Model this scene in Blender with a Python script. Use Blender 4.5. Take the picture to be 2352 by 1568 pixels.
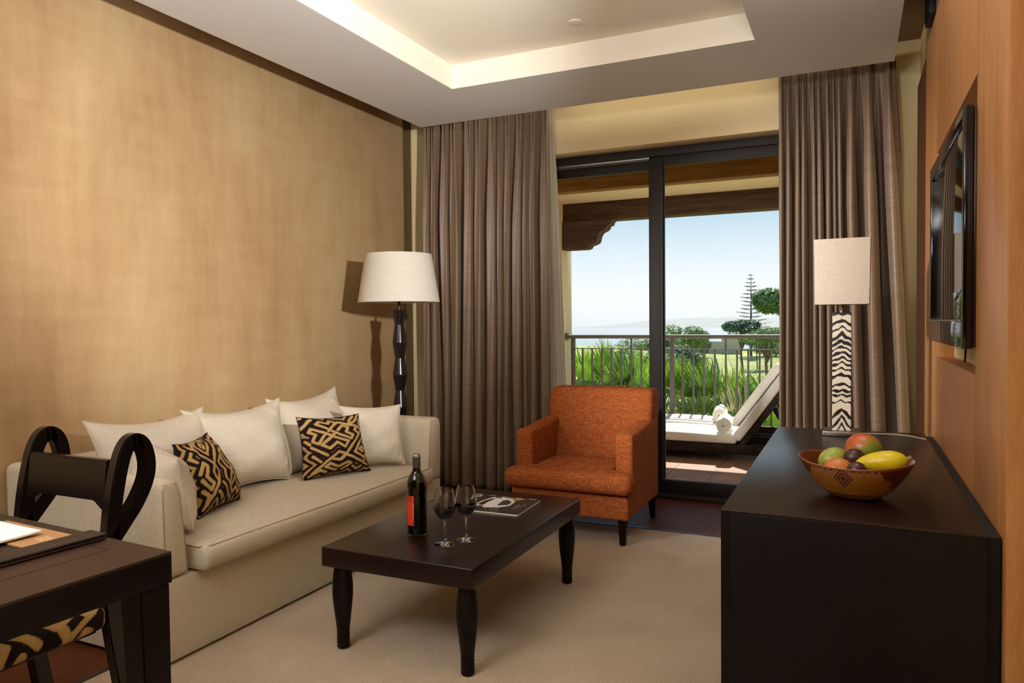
import bpy, bmesh, math, random
import numpy as np
from mathutils import Vector, Matrix
random.seed(7); np.random.seed(7)
PI = math.pi
S = bpy.context.scene
C = S.collection
for _o in list(bpy.data.objects): bpy.data.objects.remove(_o)

# ------------------------------------------------------------------ camera
cam_data = bpy.data.cameras.new('camera')
cam = bpy.data.objects.new('camera', cam_data); C.objects.link(cam)
cam_data.sensor_width = 36.0; cam_data.lens = 25.803
cam_data.clip_start = 0.02; cam_data.clip_end = 12000
_right = Vector((0.9068, 0.4215, -0.0089)); _fwd = Vector((-0.4216, 0.9064, -0.0263))
_right.normalize(); _fwd = (_fwd - _right * _fwd.dot(_right)).normalized()
_up = _right.cross(_fwd)
cam.matrix_world = Matrix(((_right.x, _up.x, -_fwd.x, 0.0), (_right.y, _up.y, -_fwd.y, 0.0),
                           (_right.z, _up.z, -_fwd.z, 1.2), (0, 0, 0, 1)))
S.camera = cam

# ------------------------------------------------------------------ world, sun, lamps, exposure
W = bpy.data.worlds.new('sky'); S.world = W; W.use_nodes = True
_n = W.node_tree; _n.nodes.clear()
_out = _n.nodes.new('ShaderNodeOutputWorld'); _bg = _n.nodes.new('ShaderNodeBackground')
_tc = _n.nodes.new('ShaderNodeTexCoord'); _sx = _n.nodes.new('ShaderNodeSeparateXYZ')
_rp = _n.nodes.new('ShaderNodeValToRGB')
_n.links.new(_tc.outputs['Generated'], _sx.inputs[0]); _n.links.new(_sx.outputs['Z'], _rp.inputs[0])
_n.links.new(_rp.outputs[0], _bg.inputs[0]); _n.links.new(_bg.outputs[0], _out.inputs[0])
_e = _rp.color_ramp.elements
_e[0].position = 0.0; _e[0].color = (0.62, 0.645, 0.69, 1)
_e[1].position = 1.0; _e[1].color = (0.10, 0.25, 0.55, 1)
for _p, _c in ((0.035, (0.65, 0.675, 0.715, 1)), (0.08, (0.53, 0.60, 0.68, 1)), (0.15, (0.30, 0.465, 0.585, 1)), (0.4, (0.17, 0.33, 0.54, 1))):
    _k = _e.new(_p); _k.color = _c
_bg.inputs[1].default_value = 1.3

def lamp(name, kind, loc, target, energy, color, **kw):
    d = bpy.data.lights.new(name, kind); o = bpy.data.objects.new(name, d); C.objects.link(o)
    d.energy = energy; d.color = color
    for k, v in kw.items(): setattr(d, k, v)
    o.location = loc
    o.rotation_euler = (Vector(target) - Vector(loc)).to_track_quat('-Z', 'Y').to_euler()
    return o
lamp('sun', 'SUN', (4, 20, 20), (4 + 0.12, 20 - 0.87, 19), 6.5, (1.0, 0.95, 0.86), angle=0.009)
lamp('key_light', 'AREA', (-1.75, -0.4, 2.0), (-1.75, -0.4, 3.0), 140, (0.97, 0.97, 1.0), shape='RECTANGLE', size=1.1, size_y=1.1)
lamp('cove_light', 'AREA', (-1.2, 4.30, 2.765), (-1.2, 5.3, 2.5), 4.0, (1.0, 0.90, 0.72), shape='RECTANGLE', size=2.4, size_y=0.03)
lamp('wall_spot', 'SPOT', (0.25, 1.25, 1.65), (-3.05, 3.25, 2.12), 430, (1.0, 0.97, 0.96), spot_size=math.radians(62), spot_blend=0.7, shadow_soft_size=0.05)
lamp('curtain_fill', 'SPOT', (-2.75, 0.7, 2.15), (-0.1, 4.6, 1.1), 760, (1.0, 0.96, 0.96), spot_size=math.radians(40), spot_blend=0.8, shadow_soft_size=0.16)  # unseen spot, added to bring out the folds of the right curtain
lamp('soffit_fill', 'AREA', (-0.12, 2.1, 2.15), (-0.12, 2.1, 3.0), 16, (0.98, 0.97, 1.0), shape='RECTANGLE', size=0.35, size_y=0.5)  # unseen uplight, added to brighten the right of the lowered ceiling
lamp('ceiling_fill', 'SPOT', (-0.55, -0.3, 1.9), (-0.8, 3.2, 2.62), 105, (0.98, 0.97, 1.0), spot_size=math.radians(66), spot_blend=0.9, shadow_soft_size=0.2)  # added out of view to lift the ceiling and curtain tops
S.cycles.max_bounces = 10; S.cycles.caustics_refractive = False; S.cycles.caustics_reflective = False
S.view_settings.view_transform = 'Standard'; S.view_settings.look = 'None'
S.view_settings.exposure = 0.1; S.view_settings.gamma = 1.0; S.view_settings.use_curve_mapping = False

# ------------------------------------------------------------------ material helpers
def srgb(r, g, b):
    f = lambda c: (c / 255 / 12.92) if c / 255 <= 0.04045 else ((c / 255 + 0.055) / 1.055) ** 2.4
    return (f(r), f(g), f(b), 1.0)

class NT:
    def __init__(s, name):
        s.m = bpy.data.materials.new(name); s.m.use_nodes = True; s.t = s.m.node_tree
        s.b = s.t.nodes['Principled BSDF']; s.o = s.t.nodes['Material Output']; s._c = {}
    def n(s, kind, **kw):
        x = s.t.nodes.new('ShaderNode' + kind)
        for k, v in kw.items(): setattr(x, k, v)
        return x
    def l(s, a, b): s.t.links.new(a, b)
    def coord(s, scale=(1, 1, 1), which='Object', rot=(0, 0, 0)):
        tc = s.n('TexCoord'); mp = s.n('Mapping'); mp.inputs['Scale'].default_value = scale
        mp.inputs['Rotation'].default_value = rot
        s.l(tc.outputs[which], mp.inputs[0]); return mp.outputs[0]
    def noise(s, scale=(1, 1, 1), sc=1.0, detail=2.0, rough=0.5, dist=0.0):
        x = s.n('TexNoise'); x.inputs['Scale'].default_value = sc; x.inputs['Detail'].default_value = detail
        x.inputs['Roughness'].default_value = rough; x.inputs['Distortion'].default_value = dist
        s.l(s.coord(scale), x.inputs['Vector']); return x.outputs['Fac']
    def ramp(s, fac, stops):
        r = s.n('ValToRGB'); e = r.color_ramp.elements
        e[0].position, e[0].color = stops[0][0], stops[0][1]
        e[1].position, e[1].color = stops[-1][0], stops[-1][1]
        for p, c in stops[1:-1]:
            k = e.new(p); k.color = c
        s.l(fac, r.inputs[0]); return r.outputs[0]
    def math(s, op, a, b):
        x = s.n('Math', operation=op)
        for i, v in enumerate((a, b)):
            if isinstance(v, (int, float)): x.inputs[i].default_value = v
            else: s.l(v, x.inputs[i])
        return x.outputs[0]
    def mix(s, fac, a, b, mode='MIX'):
        x = s.n('Mix', data_type='RGBA', blend_type=mode)
        for i, v in ((0, fac), (6, a), (7, b)):
            if isinstance(v, (int, float)): x.inputs[i].default_value = v
            elif isinstance(v, tuple): x.inputs[i].default_value = v
            else: s.l(v, x.inputs[i])
        return x.outputs[2]
    def bump(s, h, strength=0.3, dist=0.002):
        x = s.n('Bump'); x.inputs['Strength'].default_value = strength; x.inputs['Distance'].default_value = dist
        s.l(h, x.inputs['Height']); s.l(x.outputs[0], s.b.inputs['Normal'])
    def set(s, color=None, rough=None, metal=None, spec=None, **kw):
        for k, v in (('Base Color', color), ('Roughness', rough), ('Metallic', metal), ('Specular IOR Level', spec)):
            if v is None: continue
            if isinstance(v, (int, float, tuple)): s.b.inputs[k].default_value = v
            else: s.l(v, s.b.inputs[k])
        for k, v in kw.items(): s.b.inputs[k.replace('_', ' ')].default_value = v
        return s.m

def plain(name, col, rough=0.5, metal=0.0, spec=0.5, var=0.08, sc=30, bump=0.0, bscale=200):
    t = NT(name); n = t.noise((1, 1, 1), sc, 3)
    a = tuple(max(0, c * (1 - var)) for c in col[:3]) + (1,); b = tuple(min(1, c * (1 + var)) for c in col[:3]) + (1,)
    t.set(t.ramp(n, [(0.3, a), (0.7, b)]), rough, metal, spec)
    if bump: t.bump(t.noise((1, 1, 1), bscale, 2), bump, 0.001)
    return t.m

def weave(name, col, dark, scale=260, contrast=0.5, rough=0.9, bump=0.35, sheen=0.0, slub=14):
    """woven cloth: fine threads in two directions with irregular slubs"""
    t = NT(name)
    h = t.noise((slub, slub, scale), 1, 2, 0.6); v1 = t.noise((scale, scale, slub), 1, 2, 0.6)
    s = t.math('ADD', t.math('MULTIPLY', h, 0.5), t.math('MULTIPLY', v1, 0.5))
    lo = 0.5 - 0.18 / contrast * 0.5; hi = 0.5 + 0.18 / contrast * 0.5
    t.set(t.ramp(s, [(lo, dark), (hi, col)]), rough, 0, 0.2)
    if sheen: t.b.inputs['Sheen Weight'].default_value = sheen
    t.bump(s, bump, 0.0015)
    return t.m

def wood(name, c1, c2, axis=1, rough=0.35, spec=0.5, sc=1.0, stretch=14, coat=0.0, bump=0.08):
    t = NT(name); k = [stretch, stretch, stretch]; k[axis] = 1.0
    n = t.noise(tuple(x * sc for x in k), 3.0, 6, 0.6, 0.6); f = t.noise(tuple(x * sc * 6 for x in k), 6.0, 3, 0.6)
    m = t.math('ADD', t.math('MULTIPLY', n, 0.7), t.math('MULTIPLY', f, 0.3))
    t.set(t.ramp(m, [(0.35, c1), (0.65, c2)]), rough, 0, spec)
    if coat: t.b.inputs['Coat Weight'].default_value = coat; t.b.inputs['Coat Roughness'].default_value = 0.15
    if bump: t.bump(f, bump, 0.001)
    return t.m

def colattr(name, rough=0.6, spec=0.4, bump=0.0, bscale=(200, 200, 200), var=0.1, coat=0.0):
    """surface colour comes from a pattern stored on the mesh"""
    t = NT(name); a = t.n('Attribute', attribute_name='Col')
    n = t.noise(bscale, 1, 2)
    g = t.ramp(n, [(0.3, (1 - var, 1 - var, 1 - var, 1)), (0.7, (1, 1, 1, 1))])
    t.set(t.mix(1.0, a.outputs['Color'], g, 'MULTIPLY'), rough, 0, spec)
    if coat: t.b.inputs['Coat Weight'].default_value = coat; t.b.inputs['Coat Roughness'].default_value = 0.1
    if bump: t.bump(n, bump, 0.001)
    return t.m

def glass_pane(name):
    t = NT(name); tr = t.n('BsdfTransparent'); gl = t.n('BsdfGlossy'); gl.inputs['Roughness'].default_value = 0.0
    tr.inputs[0].default_value = (0.97, 0.98, 0.97, 1)
    fr = t.n('Fresnel'); fr.inputs[0].default_value = 1.03; mx = t.n('MixShader')
    t.l(fr.outputs[0], mx.inputs[0]); t.l(tr.outputs[0], mx.inputs[1]); t.l(gl.outputs[0], mx.inputs[2])
    t.l(mx.outputs[0], t.o.inputs[0]); return t.m

def glass(name, col=(1, 1, 1, 1), ior=1.45, rough=0.0):
    t = NT(name); t.set(col, rough, 0, 0.5); t.b.inputs['Transmission Weight'].default_value = 1.0
    t.b.inputs['IOR'].default_value = ior; return t.m

# ------------------------------------------------------------------ mesh helpers
def link(name, bm, mat, parent=None, smooth=True, angle=40, kind=None):
    me = bpy.data.meshes.new(name); bm.normal_update(); bm.to_mesh(me); bm.free()
    o = bpy.data.objects.new(name, me); C.objects.link(o)
    for m in (mat if isinstance(mat, (list, tuple)) else [mat]): me.materials.append(m)
    if smooth:
        me.polygons.foreach_set('use_smooth', [True] * len(me.polygons))
        me.set_sharp_from_angle(angle=math.radians(angle))
    if parent is not None: o.parent = parent
    if kind: o['kind'] = kind
    return o
def tag(o, label, cat, group=None, kind=None):
    o['label'] = label; o['category'] = cat
    if group: o['group'] = group
    if kind: o['kind'] = kind
    return o
def thing(name, loc, label, cat, group=None, rotz=0.0):
    o = bpy.data.objects.new(name, None); C.objects.link(o); o.location = loc; o.rotation_euler = (0, 0, rotz)
    o.empty_display_size = 0.1
    return tag(o, label, cat, group)
def struct(name, bm, mat, **kw): return link(name, bm, mat, kind='structure', **kw)
def B(): return bmesh.new()
def bx(bm, x0, x1, y0, y1, z0, z1, bev=0.0, seg=2, mi=0):
    r = bmesh.ops.create_cube(bm, size=1.0); vs = r['verts']
    for v in vs: v.co = Vector(((x0 + x1) / 2 + v.co.x * (x1 - x0), (y0 + y1) / 2 + v.co.y * (y1 - y0), (z0 + z1) / 2 + v.co.z * (z1 - z0)))
    fs = {f for v in vs for f in v.link_faces}
    if bev:
        es = list({e for v in vs for e in v.link_edges})
        q = bmesh.ops.bevel(bm, geom=es, offset=bev, segments=seg, affect='EDGES', profile=0.5)
        fs |= set(q['faces'])
    if mi:
        for f in fs:
            if f.is_valid: f.material_index = mi
    return bm
def axis_samples(lo, hi, r, k, n):
    a = [lo + r * (1 - math.cos(PI / 2 * i / k)) for i in range(k)] if r > 0 else []
    m = list(np.linspace(lo + r, hi - r, max(2, n + 1)))
    b = [hi - r * (1 - math.cos(PI / 2 * i / k)) for i in range(k)][::-1] if r > 0 else []
    return a + m + b
def rbox(bm, x0, x1, y0, y1, z0, z1, r, n=(4, 4, 4), k=4, fn=None):
    """upholstery block with round edges and a dense skin; fn bends it"""
    lo = (x0, y0, z0); hi = (x1, y1, z1)
    A = [axis_samples(lo[i], hi[i], r, k, n[i]) for i in range(3)]
    new = []
    def pt(p):
        q = [min(max(p[i], lo[i] + r), hi[i] - r) for i in range(3)]
        d = Vector([p[i] - q[i] for i in range(3)])
        if d.length > 1e-9: d = d.normalized() * r
        c = Vector(q) + d
        if fn: c = Vector(fn(*c))
        v = bm.verts.new(c); new.append(v); return v
    for ax in range(3):
        u, w = [(1, 2), (2, 0), (0, 1)][ax]
        for side in (0, 1):
            g = []
            for a in A[u]:
                row = []
                for b in A[w]:
                    p = [0, 0, 0]; p[ax] = hi[ax] if side else lo[ax]; p[u] = a; p[w] = b
                    row.append(pt(p))
                g.append(row)
            for i in range(len(g) - 1):
                for j in range(len(g[0]) - 1):
                    q = (g[i][j], g[i + 1][j], g[i + 1][j + 1], g[i][j + 1])
                    bm.faces.new(q if side else q[::-1])
    bmesh.ops.remove_doubles(bm, verts=new, dist=1e-5)
    return bm
def lathe(bm, prof, seg=32, c=(0, 0, 0), sx=1.0, sy=1.0, cap=True):
    rings = []
    for r, z in prof:
        if r < 1e-6: rings.append([bm.verts.new((c[0], c[1], c[2] + z))])
        else: rings.append([bm.verts.new((c[0] + sx * r * math.cos(2 * PI * i / seg), c[1] + sy * r * math.sin(2 * PI * i / seg), c[2] + z)) for i in range(seg)])
    for a, b in zip(rings[:-1], rings[1:]):
        for i in range(seg):
            j = (i + 1) % seg
            if len(a) == 1 and len(b) == 1: continue
            if len(a) == 1: bm.faces.new((a[0], b[j], b[i]))
            elif len(b) == 1: bm.faces.new((a[i], a[j], b[0]))
            else: bm.faces.new((a[i], a[j], b[j], b[i]))
    if cap:
        if len(rings[0]) > 1: bm.faces.new(rings[0][::-1])
        if len(rings[-1]) > 1: bm.faces.new(rings[-1])
    bmesh.ops.recalc_face_normals(bm, faces=bm.faces[:]) if cap else None
    return bm
def tube(bm, pts, rad, seg=8, closed=False, cap=True):
    pts = [Vector(p) for p in pts]; n = len(pts); rings = []
    rr = rad if isinstance(rad, (list, tuple)) else [rad] * n
    ref = None
    for i, p in enumerate(pts):
        a = pts[(i - 1) % n] if (closed or i > 0) else p; b = pts[(i + 1) % n] if (closed or i < n - 1) else p
        t = (b - a).normalized()
        if ref is None:
            ref = Vector((0, 0, 1)) if abs(t.z) < 0.9 else Vector((1, 0, 0))
        x = (ref - t * ref.dot(t)).normalized(); y = t.cross(x); ref = x
        rings.append([bm.verts.new(p + (x * math.cos(2 * PI * k / seg) + y * math.sin(2 * PI * k / seg)) * rr[i]) for k in range(seg)])
    m = n if closed else n - 1
    for i in range(m):
        a = rings[i]; b = rings[(i + 1) % n]
        for k in range(seg):
            j = (k + 1) % seg; bm.faces.new((a[k], a[j], b[j], b[k]))
    if cap and not closed: bm.faces.new(rings[0][::-1]); bm.faces.new(rings[-1])
    return bm
def prism(bm, pts, a, b, axis='x'):
    """extrude a 2D outline between a and b along an axis"""
    f = {'x': lambda p, t: (t, p[0], p[1]), 'y': lambda p, t: (p[0], t, p[1]), 'z': lambda p, t: (p[0], p[1], t)}[axis]
    v0 = [bm.verts.new(f(p, a)) for p in pts]; v1 = [bm.verts.new(f(p, b)) for p in pts]; n = len(pts)
    fs = [bm.faces.new(v0[::-1]), bm.faces.new(v1)]
    for i in range(n): fs.append(bm.faces.new((v0[i], v0[(i + 1) % n], v1[(i + 1) % n], v1[i])))
    bmesh.ops.recalc_face_normals(bm, faces=fs); return bm
def spline(pts, n=8):
    pts = [np.array(p, float) for p in pts]; out = []
    P = [2 * pts[0] - pts[1]] + pts + [2 * pts[-1] - pts[-2]]
    for i in range(1, len(P) - 2):
        for k in range(n):
            t = k / n; a, b, c, d = P[i - 1], P[i], P[i + 1], P[i + 2]
            out.append(0.5 * ((2 * b) + (c - a) * t + (2 * a - 5 * b + 4 * c - d) * t * t + (3 * b - a - 3 * c + d) * t ** 3))
    out.append(pts[-1]); return out
def set_cols(o, cols):
    a = o.data.color_attributes.new('Col', 'FLOAT_COLOR', 'POINT')
    arr = np.ones((len(o.data.vertices), 4), np.float32); arr[:, :3] = np.asarray(cols)[:, :3]
    a.data.foreach_set('color', arr.ravel())
def seg_dist(P, a, b):
    a = np.array(a, float); b = np.array(b, float); d = b - a
    t = np.clip(((P - a) @ d) / max(d @ d, 1e-12), 0, 1)[:, None]
    return np.linalg.norm(P - (a + t * d), axis=1)
def poly_dist(P, polys):
    D = np.full(len(P), 9.0)
    for pl in polys:
        for a, b in zip(pl[:-1], pl[1:]): D = np.minimum(D, seg_dist(P, a, b))
    return D
def in_poly(P, poly):
    x, y = P[:, 0], P[:, 1]; r = np.zeros(len(P), bool); n = len(poly)
    for i in range(n):
        x1, y1 = poly[i]; x2, y2 = poly[(i + 1) % n]
        c = ((y1 > y) != (y2 > y)) & (x < (x2 - x1) * (y - y1) / (y2 - y1 + 1e-12) + x1)
        r ^= c
    return r
def copy_tree(o, parent=None):
    c = o.copy(); C.objects.link(c); c.parent = parent
    for ch in o.children: copy_tree(ch, c)
    return c

# ------------------------------------------------------------------ materials
M = {}
def golden_wall():
    t = NT('golden wallcovering')
    big = t.noise((1, 1.0, 0.4), 1.5, 5, 0.65, 0.4); streak = t.noise((9, 9, 1.0), 1, 4, 0.65); hz = t.noise((1, 3, 14), 1, 3)
    grain = t.noise((1, 1, 1), 300, 2, 0.8)
    s = t.math('ADD', t.math('ADD', t.math('MULTIPLY', big, 0.55), t.math('MULTIPLY', streak, 0.22)), t.math('ADD', t.math('MULTIPLY', hz, 0.13), t.math('MULTIPLY', grain, 0.10)))
    base = t.ramp(s, [(0.38, srgb(182, 146, 104)), (0.5, srgb(200, 167, 122)), (0.62, srgb(211, 185, 140))])
    spk = t.ramp(grain, [(0.36, (0.72, 0.70, 0.66, 1)), (0.64, (1, 1, 1, 1))])
    t.set(t.mix(1.0, base, spk, 'MULTIPLY'), 0.55, 0.0, 0.4); t.bump(grain, 0.5, 0.002)
    return t.m
M['gold'] = golden_wall()
M['cream'] = plain('cream wall paint', srgb(232, 212, 164), 0.75, var=0.02, sc=4, bump=0.05, bscale=300)
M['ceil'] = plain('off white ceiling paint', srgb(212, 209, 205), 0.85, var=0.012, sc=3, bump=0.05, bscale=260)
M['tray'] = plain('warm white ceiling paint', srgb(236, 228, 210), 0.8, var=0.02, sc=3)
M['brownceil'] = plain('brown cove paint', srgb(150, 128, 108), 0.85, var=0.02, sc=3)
def floor_mat():
    t = NT('dark reddish wood floor')
    n = t.noise((12, 1, 1), 4.0, 5, 0.6, 0.4); f = t.noise((160, 3, 1), 1.0, 3)
    w = t.n('TexWave'); w.wave_type = 'BANDS'; w.bands_direction = 'X'; w.inputs['Scale'].default_value = 3.3
    t.l(t.coord((1, 1, 1)), w.inputs['Vector'])
    m = t.math('ADD', t.math('MULTIPLY', n, 0.55), t.math('MULTIPLY', f, 0.45))
    t.set(t.ramp(m, [(0.3, srgb(62, 30, 16)), (0.55, srgb(96, 50, 26)), (0.75, srgb(124, 70, 38))]), 0.5, 0, 0.12)
    t.bump(f, 0.06, 0.001); return t.m
M['floor'] = floor_mat()
def rug_mat():
    t = NT('beige cut pile carpet')
    g = t.noise((1, 1, 1), 240, 3, 0.7); b = t.noise((1, 1, 1), 3, 2)
    s = t.math('ADD', t.math('MULTIPLY', g, 0.85), t.math('MULTIPLY', b, 0.15))
    t.set(t.ramp(s, [(0.34, srgb(148, 124, 99)), (0.5, srgb(196, 172, 143)), (0.66, srgb(220, 200, 171))]), 0.95, 0, 0.1)
    t.b.inputs['Sheen Weight'].default_value = 0.2
    t.bump(g, 0.9, 0.006); return t.m
M['rug'] = rug_mat()
M['wenge'] = wood('dark wenge wood', srgb(20, 10, 8), srgb(34, 18, 14), 1, 0.30, 0.4, 1.2)
M['wengeZ'] = wood('shaded wenge upright grain', srgb(9, 5, 4), srgb(17, 10, 8), 2, 0.45, 0.2, 1.2)  # darker than the tops: shade of upright faces put into the colour
M['wengeX'] = wood('dark brown desk wood', srgb(40, 24, 16), srgb(60, 38, 26), 1, 0.42, 0.4, 1.2)
M['ebony'] = plain('black lacquered wood', srgb(18, 13, 12), 0.22, 0, 0.5, 0.1)
M['trimwood'] = wood('dark oiled timber edge', srgb(34, 16, 6), srgb(98, 56, 28), 2, 0.6, 0.3, 5)
M['panel'] = wood('honey veneer', srgb(172, 112, 60), srgb(196, 142, 88), 2, 0.38, 0.4, 0.8, 7, bump=0.02)
M['sofa'] = weave('cream linen weave', srgb(210, 198, 176), srgb(182, 168, 145), 480, 0.5, 0.92, 0.3, slub=60)
M['cushion'] = weave('pale linen cushion cloth', srgb(218, 208, 190), srgb(192, 180, 160), 480, 0.5, 0.92, 0.25, slub=60)
M['piping'] = plain('beige piping', srgb(158, 140, 112), 0.9)
def tweed():
    t = NT('burnt orange tweed')
    h = t.noise((70, 70, 520), 1, 2, 0.6); v1 = t.noise((520, 520, 70), 1, 2, 0.6); big = t.noise((20, 20, 160), 1, 2)
    s = t.math('ADD', t.math('MULTIPLY', h, 0.42), t.math('ADD', t.math('MULTIPLY', v1, 0.42), t.math('MULTIPLY', big, 0.16)))
    t.set(t.ramp(s, [(0.37, srgb(94, 44, 17)), (0.47, srgb(140, 70, 30)), (0.55, srgb(158, 84, 38)), (0.63, srgb(200, 134, 74))]), 0.9, 0, 0.2)
    t.bump(s, 0.5, 0.0015); return t.m
M['orange'] = tweed()
def curtain_mat():
    t = NT('taupe silk curtain'); h = t.noise((3, 3, 420), 1, 3, 0.7); v1 = t.noise((200, 200, 3), 1, 2)
    s = t.math('ADD', t.math('MULTIPLY', h, 0.75), t.math('MULTIPLY', v1, 0.25))
    t.set(t.ramp(s, [(0.34, srgb(108, 86, 65)), (0.66, srgb(144, 120, 96))]), 0.46, 0, 0.45)
    t.b.inputs['Sheen Weight'].default_value = 0.3; t.b.inputs['Sheen Roughness'].default_value = 0.4
    t.bump(s, 0.2, 0.001); return t.m
M['curtain'] = curtain_mat()
def sheer_mat():
    t = NT('white sheer voile'); tr = t.n('BsdfTransparent'); tl = t.n('BsdfTranslucent'); df = t.n('BsdfDiffuse')
    n = t.ramp(t.noise((300, 300, 300), 1, 2), [(0.3, srgb(226, 220, 204)), (0.7, srgb(246, 240, 226))])
    t.l(n, tl.inputs[0]); t.l(n, df.inputs[0])
    a = t.n('MixShader'); a.inputs[0].default_value = 0.6; t.l(df.outputs[0], a.inputs[1]); t.l(tl.outputs[0], a.inputs[2])
    b = t.n('MixShader'); b.inputs[0].default_value = 0.2; t.l(a.outputs[0], b.inputs[1]); t.l(tr.outputs[0], b.inputs[2])
    t.l(b.outputs[0], t.o.inputs[0]); return t.m
M['sheer'] = sheer_mat()
M['frame'] = plain('dark bronze door frame', srgb(44, 39, 34), 0.6, 0.0, 0.3, 0.06, 60)
M['track'] = plain('aluminium track', srgb(190, 186, 180), 0.35, 0.8)
M['seal'] = plain('black rubber seal', srgb(16, 15, 15), 0.6)
M['glass'] = glass_pane('clear window glass')
M['shade'] = weave('white linen lamp shade', srgb(216, 210, 198), srgb(196, 188, 174), 420, 0.5, 0.9, 0.2, slub=30)
M['shade2'] = weave('oatmeal linen lamp shade', srgb(216, 202, 182), srgb(194, 178, 156), 420, 0.4, 0.9, 0.2, slub=30)
M['metal'] = plain('brushed steel', srgb(170, 160, 150), 0.3, 1.0)
M['darkmetal'] = plain('dark bronze metal', srgb(70, 58, 50), 0.35, 0.9)
M['tvblack'] = plain('glossy black plastic', srgb(10, 9, 9), 0.08, 0, 0.6, 0.05)
M['tvscreen'] = plain('dark glass screen', srgb(14, 12, 11), 0.05, 0, 0.8, 0.05)
M['tvback'] = plain('matt black plastic', srgb(12, 11, 11), 0.6)
M['kuba'] = colattr('raffia cloth', 0.85, 0.2, 0.5, (260, 260, 260), 0.22)
M['zebra'] = colattr('painted zebra stripes', 0.4, 0.5, 0, (40, 40, 40), 0.08)
M['bowl'] = colattr('carved and painted soapstone', 0.28, 0.5, 0.1, (30, 30, 30), 0.15)
M['fruit'] = colattr('fruit skin', 0.32, 0.5, 0.05, (90, 90, 90), 0.12)
M['print'] = colattr('glossy printed paper', 0.25, 0.5, 0, (10, 10, 10), 0.02)
M['label'] = colattr('bottle label paper', 0.5, 0.4, 0, (10, 10, 10), 0.02)
M['paper'] = plain('white paper', srgb(244, 240, 232), 0.7, var=0.01)
M['leather'] = plain('dark brown leather', srgb(38, 24, 18), 0.45, 0, 0.5, 0.1, 80, 0.2, 400)
M['bottle'] = glass('dark green bottle glass', (0.10, 0.13, 0.03, 1), 1.5)
M['capsule'] = plain('grey foil capsule', srgb(84, 76, 66), 0.4, 0.3)
M['lip'] = plain('silver foil rim', srgb(200, 196, 190), 0.25, 0.9)
M['clear'] = glass('clear crystal', (1, 1, 1, 1), 1.45)
M['wine'] = plain('red wine', srgb(26, 4, 6), 0.05, 0, 0.5)
M['cable'] = plain('clear grey cable', srgb(170, 160, 140), 0.3)
M['stem'] = plain('dry fruit stalk', srgb(150, 120, 60), 0.8)
# outside
def tiles():
    t = NT('terracotta balcony tile'); b = t.n('TexBrick'); b.offset = 0.0
    b.inputs['Scale'].default_value = 1.0; b.inputs['Brick Width'].default_value = 0.33; b.inputs['Row Height'].default_value = 0.33
    b.inputs['Mortar Size'].default_value = 0.006
    b.inputs['Color1'].default_value = srgb(190, 150, 126); b.inputs['Color2'].default_value = srgb(172, 134, 114); b.inputs['Mortar'].default_value = srgb(130, 108, 96)
    t.l(t.coord((1, 1, 1)), b.inputs['Vector'])
    n = t.ramp(t.noise((1, 1, 1), 5, 4), [(0.3, (0.75, 0.72, 0.74, 1)), (0.7, (1, 1, 1, 1))])
    t.set(t.mix(1.0, b.outputs['Color'], n, 'MULTIPLY'), 0.55, 0, 0.3); return t.m
M['tiles'] = tiles()
M['render'] = plain('cream outside render', srgb(238, 214, 170), 0.9, var=0.03, sc=8, bump=0.1, bscale=150)
M['beam'] = wood('weathered balcony timber', srgb(72, 52, 42), srgb(108, 84, 68), 0, 0.8, 0.2, 0.6, 12)
M['beam2'] = wood('yellow brown joist timber', srgb(120, 84, 36), srgb(160, 118, 58), 0, 0.8, 0.2, 0.6, 12)
M['beamY'] = wood('weathered side timber', srgb(72, 52, 42), srgb(108, 84, 68), 1, 0.8, 0.2, 0.6, 12)
M['iron'] = plain('painted grey iron', srgb(112, 108, 100), 0.5, 0.0)
M['wicker'] = weave('dark brown wicker', srgb(60, 44, 36), srgb(24, 16, 12), 70, 0.6, 0.6, 0.8)
M['white'] = weave('white sunbed canvas', srgb(246, 242, 234), srgb(232, 226, 216), 260, 0.4, 0.9, 0.1)
M['towel'] = plain('white terry towel', srgb(248, 244, 236), 0.95, var=0.03, sc=300, bump=0.5, bscale=320)
M['grass'] = plain('pale lawn', srgb(168, 172, 108), 0.95, 0, 0.1, 0.3, 0.15)
M['sea'] = plain('sea water', srgb(70, 104, 124), 0.6, 0, 0.5, 0.08, 0.01)
M['hill'] = plain('dry far hills', srgb(132, 132, 104), 0.95, 0, 0.1, 0.2, 0.02)
M['house'] = plain('white house plaster', srgb(238, 232, 222), 0.9)
M['bwall'] = plain('beige garden wall', srgb(214, 196, 168), 0.9, var=0.05)
def leafmat(name, c1, c2, trans=0.35, rough=0.38):
    t = NT(name); n = t.noise((1, 1, 1), 7, 3)
    col = t.ramp(n, [(0.3, c1), (0.7, c2)])
    t.set(col, rough, 0, 0.7)
    tl = t.n('BsdfTranslucent'); t.l(col, tl.inputs[0]); mx = t.n('MixShader'); mx.inputs[0].default_value = trans
    t.l(t.b.outputs[0], mx.inputs[1]); t.l(tl.outputs[0], mx.inputs[2]); t.l(mx.outputs[0], t.o.inputs[0]); return t.m
M['palm'] = leafmat('palm leaf', srgb(70, 104, 34), srgb(118, 152, 60), 0.35, 0.22)
M['palmbright'] = leafmat('fresh palm leaf', srgb(106, 150, 36), srgb(156, 192, 64), 0.5, 0.3)
M['palmold'] = leafmat('dry palm leaf', srgb(150, 148, 92), srgb(204, 198, 150), 0.3, 0.4)
M['pine'] = leafmat('pine foliage', srgb(78, 112, 48), srgb(128, 156, 72), 0.25)
M['darkleaf'] = leafmat('dark evergreen foliage', srgb(54, 84, 50), srgb(92, 118, 72), 0.15)
M['bush'] = leafmat('shrub foliage', srgb(92, 122, 58), srgb(150, 172, 92), 0.25)
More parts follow.
